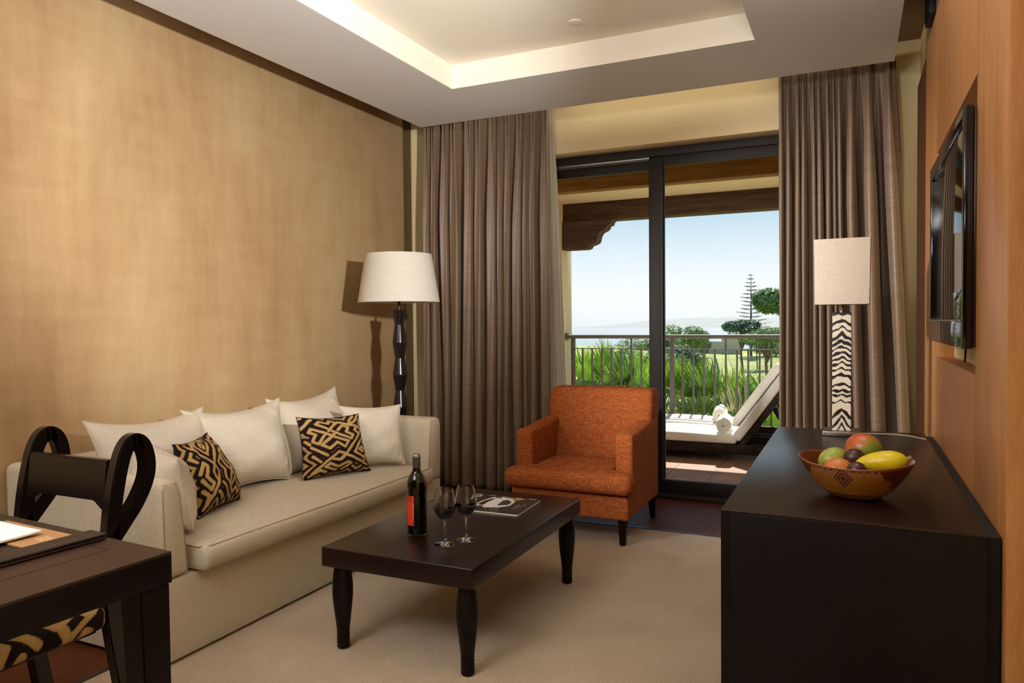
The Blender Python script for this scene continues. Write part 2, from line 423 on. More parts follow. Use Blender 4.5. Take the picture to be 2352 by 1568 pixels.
M['bark'] = plain('grey brown bark', srgb(104, 88, 72), 0.9, var=0.2)

def haze():
    m = bpy.data.materials.new('sea haze'); m.use_nodes = True; t = m.node_tree; t.nodes.clear()
    o = t.nodes.new('ShaderNodeOutputMaterial'); v = t.nodes.new('ShaderNodeVolumeScatter')
    v.inputs['Color'].default_value = (0.93, 0.96, 1.0, 1); v.inputs['Density'].default_value = 0.0006; v.inputs['Anisotropy'].default_value = 0.5
    t.links.new(v.outputs[0], o.inputs['Volume']); return m
M['haze'] = haze()

M['recess'] = plain('dark olive recess shade', srgb(98, 78, 44), 0.8)  # shade of the wall recess, put into the colour
# ================================================================== THE SETTING
XL, XP, YB = -3.10, -3.05, 4.84          # left wall, face of its golden panel, back wall
XR, XW = 0.345, 0.285                    # right wall, face of its veneered panel
ZC, ZP = 2.80, 2.55                      # ceiling, underside of the lowered panel
struct('floor', bx(B(), -3.3, 0.6, -2.2, 5.0, -0.08, 0.0), M['floor'])
b = B(); bx(b, -2.335, 0.05, -0.8, 4.105, 0.0, 0.008); struct('trim_1', b, M['rug'])      # inlaid carpet
bpy.data.objects['trim_1'].name = 'floor_carpet'
b = B(); bx(b, -2.365, 0.08, 4.106, 4.135, 0.0, 0.010, 0.002); bx(b, -2.365, -2.336, -0.8, 4.105, 0.0, 0.010, 0.002)
struct('trim_1', b, M['wengeX'])
b = B(); bx(b, XL - 0.15, XL, -2.2, 5.0, 0, 2.9); struct('wall_left', b, M['cream'])
b = B(); bx(b, XL, XP, -2.2, 4.66, 0, ZC, 0.002); struct('wall_left_panel', b, M['gold'])
b = B(); bx(b, XL, XL + 0.006, 4.664, 4.838, 0, ZC); struct('recess_shade_strip', b, M['recess'])  # strip painting the shade beyond the end of the golden panel
b = B(); OX0, OX1, OZ = -2.12, -0.15, 2.375
bx(b, XL, OX0, YB, YB + 0.32, 0, 2.9); bx(b, OX1, 0.6, YB, YB + 0.32, 0, 2.9); bx(b, OX0, OX1, YB, YB + 0.32, OZ, 2.9)
struct('wall_back', b, M['cream'])
b = B(); bx(b, XR, XR + 0.15, -2.2, 5.0, 0, 2.9); struct('wall_right', b, M['cream'])
b = B(); bx(b, -3.3, 0.6, -2.3, -2.2, 0, 2.9); struct('wall_front', b, M['trimwood'])
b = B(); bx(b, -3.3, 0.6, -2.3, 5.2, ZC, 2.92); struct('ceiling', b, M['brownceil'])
# lowered ceiling panel with its tray
b = B(); X0, X1, Y0, Y1 = -2.713, 0.192, -1.9, 4.373; TX0, TX1, TY0, TY1 = -2.112, -0.432, 0.55, 3.744
for q in ((X0, TX0, Y0, Y1), (TX1, X1, Y0, Y1), (TX0, TX1, TY1, Y1), (TX0, TX1, Y0, TY0)): bx(b, *q, ZP, 2.69)
bx(b, X0, X1, Y0, Y1, 2.69, 2.735)
bmesh.ops.remove_doubles(b, verts=b.verts[:], dist=1e-5)
struct('ceiling_lowered', b, M['ceil'])
b = B(); e = .004
bx(b, TX0, TX0 + e, TY0, TY1, ZP + .0005, 2.69); bx(b, TX1 - e, TX1, TY0, TY1, ZP + .0005, 2.69); bx(b, TX0 + e, TX1 - e, TY1 - e, TY1, ZP + .0005, 2.69); bx(b, TX0 + e, TX1 - e, TY0, TY0 + e, ZP + .0005, 2.69)
bx(b, TX0 + e, TX1 - e, TY0 + e, TY1 - e, 2.686, 2.69); struct('ceiling_tray', b, M['tray'])
# veneered panel of the right wall with the niche for the television
b = B(); NY0, NY1, NZ0, NZ1 = 2.215, 3.205, 1.055, 1.822; PY0, PY1, SY, PZ = 1.775, 3.69, 2.95, 2.375
bx(b, XW, XR, PY0, NY0, 0, PZ, 0.0015); bx(b, XW, XR, NY1, PY1, 0, PZ, 0.0015)
for y0, y1 in ((NY0, SY - 0.001), (SY + 0.001, NY1)):
    bx(b, XW, XR, y0, y1, 0, NZ0); bx(b, XW, XR, y0, y1, NZ1, PZ)
struct('wall_right_panel', b, M['panel'])
b = B(); bx(b, XW, XR - 0.015, PY1 + 0.004, 4.17, 0, 2.345, 0.006, 3); struct('trim_2', b, M['trimwood'])

# sliding balcony door
door = bpy.data.objects.new('door_1', None); C.objects.link(door); door.location = (-1.05, 5.0, 0); door['kind'] = 'structure'
def dpart(name, bm, mat): 
    for v in bm.verts: v.co -= Vector((-1.05, 5.0, 0))
    return link(name, bm, mat, door)
b = B(); bx(b, OX0, OX0 + 0.05, 4.96, 5.10, 0, OZ, 0.003); bx(b, OX1 - 0.05, OX1, 4.96, 5.10, 0, OZ, 0.003)
bx(b, OX0 + 0.05, OX1 - 0.05, 4.97, 5.10, 2.318, OZ, 0.003); dpart('door_frame', b, M['frame'])
b = B(); bx(b, OX0 + 0.05, OX1 - 0.05, 4.90, 5.10, 0, 0.022, 0.003); dpart('threshold', b, M['frame'])
b = B(); bx(b, OX0 + 0.05, -1.27, 4.985, 5.0, 2.308, 2.318); dpart('track', b, M['track'])
def sash(x0, x1, y0, y1, z0, z1, st, top, bot):
    b = B(); bx(b, x0, x0 + st[0], y0, y1, z0, z1, 0.003); bx(b, x1 - st[1], x1, y0, y1, z0, z1, 0.003)
    bx(b, x0 + st[0], x1 - st[1], y0, y1, z1 - top, z1, 0.003); bx(b, x0 + st[0], x1 - st[1], y0, y1, z0, z0 + bot, 0.003)
    s = dpart('door_sash', b, M['frame'])
    g = B(); ym = (y0 + y1) / 2; bx(g, x0 + st[0], x1 - st[1], ym - 0.004, ym + 0.004, z0 + bot, z1 - top)
    for v in g.verts: v.co -= Vector((-1.05, 5.0, 0))
    link('glass_pane', g, M['glass'], s, smooth=False)
sash(OX0 + 0.05, -1.185, 5.045, 5.085, 0.022, 2.308, (0.04, 0.06), 0.065, 0.085)
sash(-1.278, OX1 - 0.05, 4.995, 5.035, 0.022, 2.33, (0.088, 0.05), 0.075, 0.085)
b = B(); bx(b, -1.19, -1.183, 4.985, 4.995, 0.03, 2.30); dpart('seal', b, M['seal'])

# ------------------------------------------------------------------ ceiling fitting, wall fixture
b = B(); lathe(b, [(0.0, -0.004), (0.032, -0.004), (0.035, -0.003), (0.036, 0.0), (0.0, 0.0)], 32, cap=False)
o = link('ceiling_disc', b, M['tray']); o.location = (-1.256, 3.478, 2.686)
tag(o, 'small round white disc flush on the recessed ceiling tray', 'ceiling fitting')
t = thing('wall_fixture', (XR, 4.06, 2.70), 'narrow black upright fixture high up between ceiling and veneered wall', 'wall fixture')
b = B(); bx(b, -0.03, 0, -0.10, 0.10, -0.08, 0.10, 0.004); link('housing', b, M['tvback'], t)
b = B(); bx(b, -0.034, -0.03, -0.085, 0.085, -0.065, 0.085, 0.001); link('front_grille', b, M['seal'], t)

# ------------------------------------------------------------------ curtains
def curtain(top, bot, yc, z0, z1, crests, amp, nu=360, nv=70, seed=1, lean=0.0):
    """crests: fold crests as fractions of the width; folds gather tighter at the heading"""
    rng = random.Random(seed); bm = B()
    cr = sorted(crests); us = np.linspace(0, 1, nu)
    phi = np.interp(us, cr, np.arange(len(cr)) * 2 * PI)
    wloc = np.interp(us, [(a + c) / 2 for a, c in zip(cr[:-1], cr[1:])], [c - a for a, c in zip(cr[:-1], cr[1:])]) if len(cr) > 2 else np.ones(nu) * 0.1
    wl = np.clip(wloc / 0.085, 0.55, 1.5) * (1 + 0.28 * np.sin(us * 31 + seed))
    ph = [rng.uniform(0, 6.28) for _ in range(8)]
    rows = []
    for j in range(nv):
        v = j / (nv - 1); w = min(1, v / 0.35); w = w * w * (3 - 2 * w)
        row = []
        for i, u in enumerate(us):
            drift = 0.75 * math.sin(2.1 * v + ph[0] + 7 * u) * w + 0.38 * math.sin(4.4 * v + ph[1] + 19 * u) * w
            p = phi[i] + drift * 0.9
            a = amp * wl[i] * (0.38 + 0.62 * w)
            y = a * (math.cos(p) * 0.85 + 0.18 * math.cos(2 * p + ph[2])) + (1 - w) * amp * 0.30 * math.cos(2 * p + ph[3]) + 0.12 * amp * math.sin(3 * p + 4 * v + ph[4])
            x = (1 - v) * (top[0] + u * (top[1] - top[0])) + v * (bot[0] + u * (bot[1] - bot[0]))
            x += 0.012 * wl[i] * math.sin(2 * p) * w
            z = z1 + (z0 - z1) * v
            row.append(bm.verts.new((x, yc - y + lean * v, z + 0.004 * math.sin(p))))
        rows.append(row)
    for a, c in zip(rows[:-1], rows[1:]):
        for i in range(nu - 1): bm.faces.new((a[i], c[i], c[i + 1], a[i + 1]))
    return bm
def fr(lst, a, b): return [(x - a) / (b - a) for x in lst]
bm = curtain((-2.885, -1.88), (-2.90, -1.90), 4.655, 0.015, 2.74, fr([950, 982, 996, 1026, 1042, 1082, 1102, 1138, 1152, 1170, 1198, 1210, 1226, 1254, 1270], 966, 1258), 0.058, seed=3)
o = link('curtain', bm, M['curtain'], angle=180); s = o.modifiers.new('cloth', 'SOLIDIFY'); s.thickness = 0.004
tag(o, 'long taupe curtain gathered to the left of the balcony door behind the sofa', 'curtain', 'taupe window curtains')
bm = curtain((-0.405, 0.205), (-0.405, 0.320), 4.655, 0.015, 2.74, fr([1770, 1797, 1814, 1842, 1856, 1884, 1898, 1922, 1938, 1952, 1984, 2026, 2076, 2112], 1790, 2100), 0.060, seed=9)
o = link('curtain', bm, M['curtain'], angle=180); s = o.modifiers.new('cloth', 'SOLIDIFY'); s.thickness = 0.004
tag(o, 'taupe curtain to the right of the balcony door behind the zebra striped lamp', 'curtain', 'taupe window curtains')
bm = curtain((-1.985, -1.895), (-1.95, -1.80), 4.775, 0.02, 2.74, [-0.1, 0.3, 0.72, 1.1], 0.014, nu=60, seed=5)
o = link('sheer_curtain', bm, M['sheer'], angle=180); s = o.modifiers.new('cloth', 'SOLIDIFY'); s.thickness = 0.0015
tag(o, 'thin white sheer curtain peeking out beside the left taupe curtain', 'sheer curtain')

# ================================================================== SOFA
G0 = 0.009      # top of the carpet
sofa = thing('sofa', (-2.6, 2.72, 0), 'long cream linen sofa with low square arms against the golden wall', 'sofa')
def spart(name, bm, mat, root, parent=None):
    d = root.location
    for v in bm.verts: v.co -= d
    return link(name, bm, mat, parent or root, angle=60)
SX0, SX1, SY0, SY1 = -3.035, -2.165, 1.785, 3.66
b = B(); rbox(b, SX0, SX1, SY0, SY1, G0 + 0.004, 0.305, 0.012, (3, 8, 3), 3); spart('base', b, M['sofa'], sofa)
b = B(); rbox(b, SX0, SX0 + 0.15, SY0 + 0.13, SY1 - 0.13, 0.306, 0.655, 0.03, (2, 8, 3), 4); spart('back', b, M['sofa'], sofa)
for y0, y1, s in ((SY0 - .022, SY0 + 0.105, -1), (3.498, SY1, 1)):
    def fn(x, y, z, s=s, y0=y0, y1=y1):
        k = max(0, (z - 0.306) / 0.35); inner = (y1 - y) / (y1 - y0) if s > 0 else (y - y0) / (y1 - y0)
        y += s * 0.042 * k * inner
        z += 0.010 * max(0, 1 - ((inner - .5) / .5) ** 2) * (k > 0.9)
        if x > -2.3: x += .008 * math.sin(PI * min(1, k)) * math.sin(PI * min(1, max(0, inner)))
        return x, y, z
    b = B(); rbox(b, SX0, SX1 + .004, y0, y1, 0.306, 0.652, 0.028, (6, 3, 5), 5, fn); a = spart('arm', b, M['sofa'], sofa)
    # stitched seam that outlines the front face of the arm
    pts = []
    ya, yb = y0 + 0.016, y1 - 0.016
    for y, z in [(ya, 0.315), (ya, 0.46), (ya, 0.612), (ya + .004, .626), (ya + 0.012, 0.636), (yb - 0.012, 0.636), (yb - .004, .626), (yb, 0.612), (yb, .46), (yb, 0.315)]:
        q = fn(SX1, y, z); pts.append((SX1 + (.0022 if z < .615 else .0005) + .003 * math.sin(PI * (z - .306) / .35), q[1], q[2]))
    b = B(); tube(b, pts, 0.0026, 6); spart('piping', b, M['piping'], sofa, a)
CY0, CY1, CX1 = 1.905, 3.488, -2.112
def seatfn(x, y, z):
    top = (z - 0.312) / 0.095
    u = (y - (CY0 + CY1) / 2) / ((CY1 - CY0) / 2); q = (x + 2.5) / 0.4
    z += max(0, top) * 0.022 * (1 - u ** 4) * (1 - min(1, abs(q)) ** 4)
    x += 0.012 * math.sin(PI * min(1, max(0, top))) * (1 if x > -2.2 else 0)
    return x, y, z
b = B(); rbox(b, -2.885, CX1, CY0, CY1, 0.308, 0.402, 0.022, (10, 18, 3), 4, seatfn); seat = spart('seat_cushion', b, M['sofa'], sofa)
b = B()
for z in (0.398, 0.316): tube(b, [(CX1 - 0.30, CY0 + 0.004, z), (CX1 - 0.03, CY0 + 0.004, z), (CX1 - 0.004, CY0 + 0.03, z), (CX1 - 0.001, (CY0 + CY1) / 2, z), (CX1 - 0.004, CY1 - 0.03, z), (CX1 - 0.03, CY1 - 0.004, z)], 0.003, 6)
spart('piping', b, M['piping'], sofa, seat)
b = B(); tube(b, [(SX0 + 0.2, SY0 - 0.001, 0.022), (SX1 - 0.006, SY0 - 0.001, 0.022), (SX1 + 0.001, SY0 + 0.006, 0.022), (SX1 + 0.001, SY1 - 0.01, 0.022)], 0.0035, 6)
spart('hem', b, M['piping'], sofa)

# ------------------------------------------------------------------ cushions
# one raffia motif, as bands in a 0..1 square
K = [[(-.02, .96), (.05, .99)], [(.0, .80), (.13, .93), (.19, .97)],
     [(.365, .755), (.53, .89), (.44, .935), (.40, .885), (.285, .925), (.215, .88), (.365, .79)],
     [(.40, .675), (.135, .80), (.085, .745), (.175, .70), (.12, .59), (.20, .555), (.30, .685)],
     [(.455, .70), (.24, .535), (.335, .47), (.45, .555), (.57, .475), (.64, .555), (.445, .64)],
     [(.42, .745), (.69, .595), (.745, .655), (.64, .71), (.70, .79), (.61, .83), (.52, .755)],
     [(.99, .99), (.83, .87), (.72, .855)], [(.87, .98), (.745, .90)],
     [(.56, .90), (.66, .86), (.74, .83), (.86, .80), (.93, .725), (.86, .655), (.79, .73), (.84, .78)],
     [(.96, .90), (.93, .80)],
     [(.10, .09), (.27, .25), (.46, .40), (.55, .365)], [(.86, .65), (.47, .265), (.35, .31)],
     [(.865, .44), (.81, .395), (.865, .355), (.915, .40), (.865, .44)],
     [(.90, .57), (.715, .37), (.86, .26), (.94, .30), (.99, .40), (.93, .50)], [(.88, .20), (.99, .32)],
     [(.58, .335), (.93, .12)], [(.10, .50), (.30, .36)], [(.10, .36), (.20, .27)],
     [(.42, .09), (.27, .17), (.34, .225), (.45, .145), (.57, .215), (.63, .185), (.50, .09)],
     [(.08, .05), (.20, .13), (.29, .07)], [(.66, .12), (.74, .06), (.80, .10)], [(.03, .60), (.08, .55)], [(.96, .62), (.985, .50)]]
TAN, DARK = srgb(196, 158, 98), srgb(28, 14, 14)
def kuba(uv, wid=0.022):
    w = uv + 0.003 * np.stack([np.sin(uv[:, 1] * 41), np.sin(uv[:, 0] * 37)], 1)
    d = poly_dist(w, K); lines = np.mod(np.arange(len(uv)), 7)
    echo = (np.abs(d - wid * 3.6) < wid * .72) | (np.abs(d - wid * 6.6) < wid * .7)
    m = ((d < wid) | echo)[:, None]; shade = 1 - 0.22 * np.clip(d / wid, 0, 1)[:, None]
    return np.where(m, np.array(TAN[:3]) * shade, np.array(DARK[:3]))
def pillow(name, BL, BR, TR, TL, thick, mat, label, group, n=44, pinch=0.10, pattern=None, seed=0, sag=0.0, ear=1.0):
    """soft cushion spanned by its four corners, fuller in the middle, drawn in along its edges"""
    rng = random.Random(seed); BL, BR, TR, TL = [np.array(p, float) for p in (BL, BR, TR, TL)]
    cen = (BL + BR + TR + TL) / 4; ex = (BR + TR - BL - TL) / 2; ey = (TL + TR - BL - BR) / 2
    nr = np.cross(ex, ey); nr /= np.linalg.norm(nr)
    f = [rng.uniform(0, 6.28) for _ in range(6)]
    bm = B(); uvs = []
    t = np.sin(np.linspace(-PI / 2, PI / 2, n + 1)) * 0.45 + np.linspace(-1, 1, n + 1) * 0.55
    grids = []
    for side in (1, -1):
        g = []
        for i, u in enumerate(t):
            row = []
            for j, v in enumerate(t):
                U = u * (1 - pinch * (1 - v * v) * abs(u) ** 2); V = v * (1 - pinch * (1 - u * u) * abs(v) ** 2)
                a = (U + 1) / 2; c = (V + 1) / 2
                p = (BL * (1 - a) + BR * a) * (1 - c) + (TL * (1 - a) + TR * a) * c
                prof = max(0, (1 - abs(u) ** 2.6)) ** 0.62 * max(0, (1 - abs(v) ** 2.6)) ** 0.62
                h = thick / 2 * prof * (1 - 0.25 * v * (0.6 + sag))
                wr = 0.0035 * (math.sin(6 * u + f[0] + 3 * v) + math.sin(9 * v + f[1] - 4 * u)) * prof ** 0.5
                wr += 0.006 * math.exp(-((abs(u) - abs(v)) ** 2) / 0.02) * math.sin(14 * (abs(u) + abs(v)) + f[2]) * (1 - prof) * prof * 2
                p = p + nr * side * (h + wr)
                p[2] -= sag * 0.05 * max(0, v) * (1 - u * u)
                edge = (i in (0, n)) or (j in (0, n))
                if side == -1 and edge: row.append(grids[0][i][j])
                else: row.append(bm.verts.new(p)); uvs.append(((u + 1) / 2, (v + 1) / 2))
            g.append(row)
        grids.append(g)
        for i in range(n):
            for j in range(n):
                q = (g[i][j], g[i + 1][j], g[i + 1][j + 1], g[i][j + 1])
                bm.faces.new(q if side == 1 else q[::-1])
    bm.verts.index_update()
    o = link(name, bm, mat, angle=180)
    if pattern is not None: set_cols(o, pattern(np.array(uvs)))
    edge = []
    me = o.data; k = n + 1
    idx = [(i, 0) for i in range(n)] + [(n, j) for j in range(n)] + [(i, n) for i in range(n, 0, -1)] + [(0, j) for j in range(n, 0, -1)]
    pts = [me.vertices[i * k + j].co.copy() for i, j in idx]
    b2 = B(); tube(b2, pts, 0.0024, 6, closed=True)
    link('seam', b2, M['cushion'] if pattern is None else M['seal'], o)
    tag(o, label, 'cushion', group); return o
WG = 'cream linen cushions on the sofa'; KG = 'patterned raffia cushions on the sofa'
pillow('cushion', (-2.66, 1.955, .425), (-2.66, 2.47, .425), (-2.80, 2.53, .81), (-2.80, 1.93, .82), .23, M['cushion'], 'large cream cushion leaning on the sofa back nearest the dark chair', WG, seed=1, sag=.5)
pillow('cushion', (-2.64, 2.50, .425), (-2.56, 2.85, .425), (-2.76, 3.00, .81), (-2.80, 2.40, .81), .23, M['cushion'], 'large cream cushion in the middle of the sofa back', WG, seed=2, sag=.5)
pillow('cushion', (-2.63, 2.92, .425), (-2.63, 3.46, .425), (-2.79, 3.50, .825), (-2.79, 2.93, .81), .21, M['cushion'], 'large cream cushion in the sofa back corner behind a patterned cushion', WG, seed=3, sag=.5)
pillow('cushion', (-2.46, 3.24, .42), (-2.25, 3.42, .42), (-2.315, 3.475, .742), (-2.52, 3.19, .755), .14, M['cushion'], 'smaller cream cushion propped upright beside the far sofa arm', WG, seed=4, n=36)
pillow('cushion', (-2.56, 2.02, .425), (-2.255, 1.985, .42), (-2.29, 1.95, .70), (-2.53, 1.96, .775), .19, M['cushion'], 'cream cushion leaning on the near sofa arm behind the chair scroll', WG, seed=5, n=36)
pillow('cushion', (-2.385, 2.125, .42), (-2.475, 2.44, .42), (-2.60, 2.37, .722), (-2.52, 2.12, .712), .17, M['kuba'], 'tilted black and tan raffia cushion near the chair end of the sofa', KG, n=190, pattern=lambda q: kuba(np.stack([q[:, 1], q[:, 0]], 1)), seed=6)
pillow('cushion', (-2.475, 2.835, .42), (-2.32, 3.195, .42), (-2.38, 3.175, .722), (-2.52, 2.855, .735), .17, M['kuba'], 'black and tan raffia cushion before two cream cushions at the far end', KG, n=190, pattern=kuba, seed=7)

# ================================================================== ARMCHAIR
AO = Vector((-1.40, 4.05, 0))
arm = thing('armchair', AO, 'burnt orange tweed armchair with dark tapered legs before the balcony door', 'armchair')
b = B(); rbox(b, -1.743, -1.064, 3.72, 4.36, .150, .287, .016, (5, 5, 3), 4, lambda x, y, z: (x, y + (z - .29) * (0.10 if y < 4 else -0.1), z)); spart('base', b, M['orange'], arm)
for x0, x1 in ((-1.745, -1.645), (-1.160, -1.060)):
    b = B(); rbox(b, x0, x1, 3.79, 4.36, .1502, .592, .024, (2, 8, 6), 5, lambda x, y, z: (x, y, z + (0.045 * max(0, (y - 3.9) / .45) ** 1.3 if z > .5 else 0))); spart('arm', b, M['orange'], arm)
def backfn(x, y, z):
    k = max(0.0, (z - .29) / .5)
    y += .10 * k ** 1.2
    if z > .6: x += (x + 1.40) * -0.02 * (k - .6)
    y += -.012 * math.sin(PI * min(1, max(0, k))) * (1 - ((x + 1.40) / .36) ** 2) * (y < 4.32)
    z += .006 * (1 - ((x + 1.40) / .34) ** 2) * (k > .9)
    return x, y, z
b = B(); rbox(b, -1.728, -1.066, 4.16, 4.345, .15, .792, .036, (8, 3, 8), 5, backfn); spart('backrest', b, M['orange'], arm)
def tcush(x, y, z):
    if y > 3.775:
        s = min(1, (y - 3.775) / .008); h = .3675 * (1 - s) + .237 * s
        x = -1.4025 + (x + 1.4025) / .3675 * h
    u = (x + 1.4025) / .37
    if z > .345: z += .018 * (1 - u * u) * math.sin(PI * min(1, max(0, (y - 3.66) / .55)))
    return x, y, z
b = B(); rbox(b, -1.77, -1.035, 3.655, 4.20, .288, .392, .045, (12, 24, 2), 6, tcush); spart('seat_cushion', b, M['orange'], arm)
for x, y, dx, dy, z0 in ((-1.70, 3.765, 0, -.008, G0), (-1.108, 3.765, .0, -.008, G0), (-1.695, 4.375, 0, .03, 0.001), (-1.108, 4.375, 0, .03, 0.001)):
    b = B(); r = bmesh.ops.create_cube(b, size=1.0)
    for v in r['verts']:
        top = v.co.z > 0; w = .047 if top else .028
        v.co = Vector((x + v.co.x * w + (0 if top else dx), y + v.co.y * w + (0 if top else dy), .152 if top else z0))
    bmesh.ops.bevel(b, geom=b.edges[:], offset=.003, segments=2, affect='EDGES'); spart('leg', b, M['wengeZ'], arm)

# ================================================================== COFFEE TABLE
ct = thing('coffee_table', (-1.446, 2.641, 0), 'low dark brown coffee table with thick top and bulging legs on the rug', 'coffee table')
TX0, TX1, TY0, TY1 = -1.757, -1.135, 2.112, 3.17
b = B(); bx(b, TX0, TX1, TY0, TY1, .317, .388, .004, 3); spart('tabletop', b, M['wenge'], ct)
prof = [(.020, 0)]
for i in range(5): z = .004 + i * .013; prof += [(.0225, z), (.0245, z + .005), (.0225, z + .010)]
prof += [(.024, .072), (.027, .10), (.033, .15), (.0375, .20), (.0375, .23), (.034, .27), (.030, .30), (.029, .3085)]
for x in (TX0 + .055, TX1 - .047):
    for y in (TY0 + .05, TY1 - .055):
        b = B(); lathe(b, prof, 28, (x, y, G0)); l = spart('leg', b, M['wengeZ'], ct)

# ================================================================== SIDEBOARD
sb = thing('sideboard', (-.015, 2.53, 0), 'long black brown sideboard against the veneered right wall', 'sideboard')
BX0, BX1, BY0, BY1 = -.285, .254, 1.785, 3.27
b = B(); bx(b, BX0, BX1, BY0, BY1, .742, .75, .001, 2); spart('top', b, M['wenge'], sb)
b = B(); bx(b, BX0 + .02, BX1, BY0, BY1, G0 + .002, .7419, .001); bx(b, BX0, BX0 + .0199, BY0, BY0 + .02, G0 + .002, .7419); spart('body', b, M['wengeZ'], sb)
b = B(); bx(b, BX1 + .001, XW - .002, BY0 + .03, BY1, G0 + .002, .740, .002); spart('gap_filler', b, M['tvback'], sb)  # black box filling the gap between sideboard and wall
for k in range(3):
    y0 = BY0 + .022 + k * .488; b = B(); bx(b, BX0, BX0 + .019, y0, y0 + .485, .012, .740, .002); d = spart('cabinet_door', b, M['wengeZ'], sb)

# ================================================================== DESK
RZ = -math.radians(3.6); DC = (-1.259, 1.052)
desk = thing('desk', (DC[0], DC[1], 0), 'dark brown writing desk corner with square tapered leg in the foreground', 'desk', rotz=RZ)
DW, DD, DH = 1.30, .72, .74
b = B(); bx(b, -DW, 0, -DD, 0, DH - .006, DH, .001, 2); link('tabletop', b, M['wengeX'], desk)
b = B()
for q in ((-.128, -.1245, -DD + .13, -.055), (-DW + .05, -.1285, -.055, -.0515)): bx(b, *q, DH - .001, DH + .0006)
link('inlay_line', b, M['leather'], desk)
b = B(); bx(b, -DW, 0, -DD, 0, DH - .064, DH - .0061, .001); link('apron', b, M['wengeZ'], desk)
for sx in (0, 1):
    for sy in (0, 1):
        b = B(); r = bmesh.ops.create_cube(b, size=1.0)
        for v in r['verts']:
            top = v.co.z > 0; w = .066 if top else .046
            lx = -w if v.co.x < 0 else 0; ly = -w if v.co.y < 0 else 0
            if sx: lx = -DW - lx
            if sy: ly = -DD - ly
            v.co = Vector((lx + (-.003 if not sx else .003), ly + (-.003 if not sy else .003), DH - .0645 if top else (G0 if not sx else .001)))
        bmesh.ops.recalc_face_normals(b, faces=b.faces[:])
        bmesh.ops.bevel(b, geom=b.edges[:], offset=.003, segments=2, affect='EDGES'); link('leg', b, M['wengeZ'], desk)
def on_desk(x, y):                       # desk coordinates to the room
    return (DC[0] + x * math.cos(RZ) - y * math.sin(RZ), DC[1] + x * math.sin(RZ) + y * math.cos(RZ))
p = on_desk(-.42, -.20)
fol = thing('desk_folder', (p[0], p[1], DH + .001), 'dark leather desk folder with a raised border lying on the desk', 'desk folder', rotz=RZ)
b = B(); bx(b, -.33, .222, -.17, .19, 0, .006, .002); link('base_board', b, M['leather'], fol)
b = B(); bx(b, .165, .222, -.17, .19, .0062, .0135, .003, 3); link('border', b, M['leather'], fol)
b = B(); bx(b, -.33, -.275, -.17, .19, .0062, .0135, .003, 3); link('border', b, M['leather'], fol)
zz = DH + .0075
def sheet(name, x0, x1, y0, y1, z, th, rz, mat, label, cat, curl=0.0, nx=30, ny=22, pattern=None):
    bm = B(); uv = []; g = []
    for s in (0, 1):
        gg = []
        for i in range(nx + 1):
            row = []
            for j in range(ny + 1):
                u = i / nx; v = j / ny
                row.append(bm.verts.new((x0 + u * (x1 - x0), y0 + v * (y1 - y0), s * th + curl * (u * v) ** 3))); uv.append((u, v))
            gg.append(row)
        g.append(gg)
        for i in range(nx):
            for j in range(ny):
                q = (gg[i][j], gg[i + 1][j], gg[i + 1][j + 1], gg[i][j + 1]); bm.faces.new(q if s else q[::-1])
    a, c = g
    rim = [(i, 0) for i in range(nx)] + [(nx, j) for j in range(ny)] + [(i, ny) for i in range(nx, 0, -1)] + [(0, j) for j in range(ny, 0, -1)]
    for (i, j), (k, l) in zip(rim, rim[1:] + rim[:1]): bm.faces.new((a[i][j], a[k][l], c[k][l], c[i][j]))
    bm.verts.index_update()
    o = link(name, bm, mat, angle=30)
    q = on_desk(0, 0); o.location = (q[0], q[1], z); o.rotation_euler = (0, 0, RZ + rz)
    if pattern: set_cols(o, pattern(np.array(uv)))
    tag(o, label, cat); return o
def brown_print(q):
    c = np.tile(np.array(srgb(176, 132, 90)[:3]), (len(q), 1)); lt = np.array(srgb(214, 178, 136)[:3])
    ring = (np.abs(np.hypot((q[:, 0] - .86) * .33, (q[:, 1] - .55) * .12) - .013) < .0022) | (np.abs(np.hypot((q[:, 0] - .90) * .33, (q[:, 1] - .55) * .12) - .013) < .0022)
    sq = [[(.30, .5), (.34, .8), (.37, .45), (.41, .75), (.44, .5), (.50, .7), (.54, .5), (.60, .62)]]
    m = ring | (poly_dist(q, sq) < .03)
    c[m] = lt; return c
o = sheet('stationery_card', -.52, -.258, -.145, -.045, zz, .003, 0, M['print'], 'brown printed card with pale ring mark beneath white paper on the folder', 'card', nx=90, ny=50, pattern=brown_print)
sheet('writing_paper', -.68, -.315, -.36, -.095, zz + .0045, .004, math.radians(-3), M['paper'], 'blank white writing paper lying in the dark folder on the desk', 'paper', curl=.006)

# ================================================================== SCROLL-BACK CHAIR
CH = Vector((-1.985, 1.31, 0))
ch = thing('scroll_back_chair', CH, 'dark wooden chair with looped scroll back posts tucked under the desk', 'chair')
def band(bm, path, xc, wx, thick):
    """flat bent bar: path in (y,z), constant width along x"""
    P = [np.array(p, float) for p in path]; n = len(P); L = []
    for i in range(n):
        t = P[min(n - 1, i + 1)] - P[max(0, i - 1)]; t /= np.linalg.norm(t); nn = np.array((-t[1], t[0]))
        th = thick[i] if isinstance(thick, (list, tuple)) else thick
        a = P[i] + nn * th / 2; c = P[i] - nn * th / 2
        L.append([bm.verts.new((xc - wx / 2, *a)), bm.verts.new((xc + wx / 2, *a)), bm.verts.new((xc + wx / 2, *c)), bm.verts.new((xc - wx / 2, *c))])
    for a, c in zip(L[:-1], L[1:]):
        for k in range(4): bm.faces.new((a[k], a[(k + 1) % 4], c[(k + 1) % 4], c[k]))
    bm.faces.new(L[0][::-1]); bm.faces.new(L[-1])
    bmesh.ops.recalc_face_normals(bm, faces=bm.faces[:])
    return bm
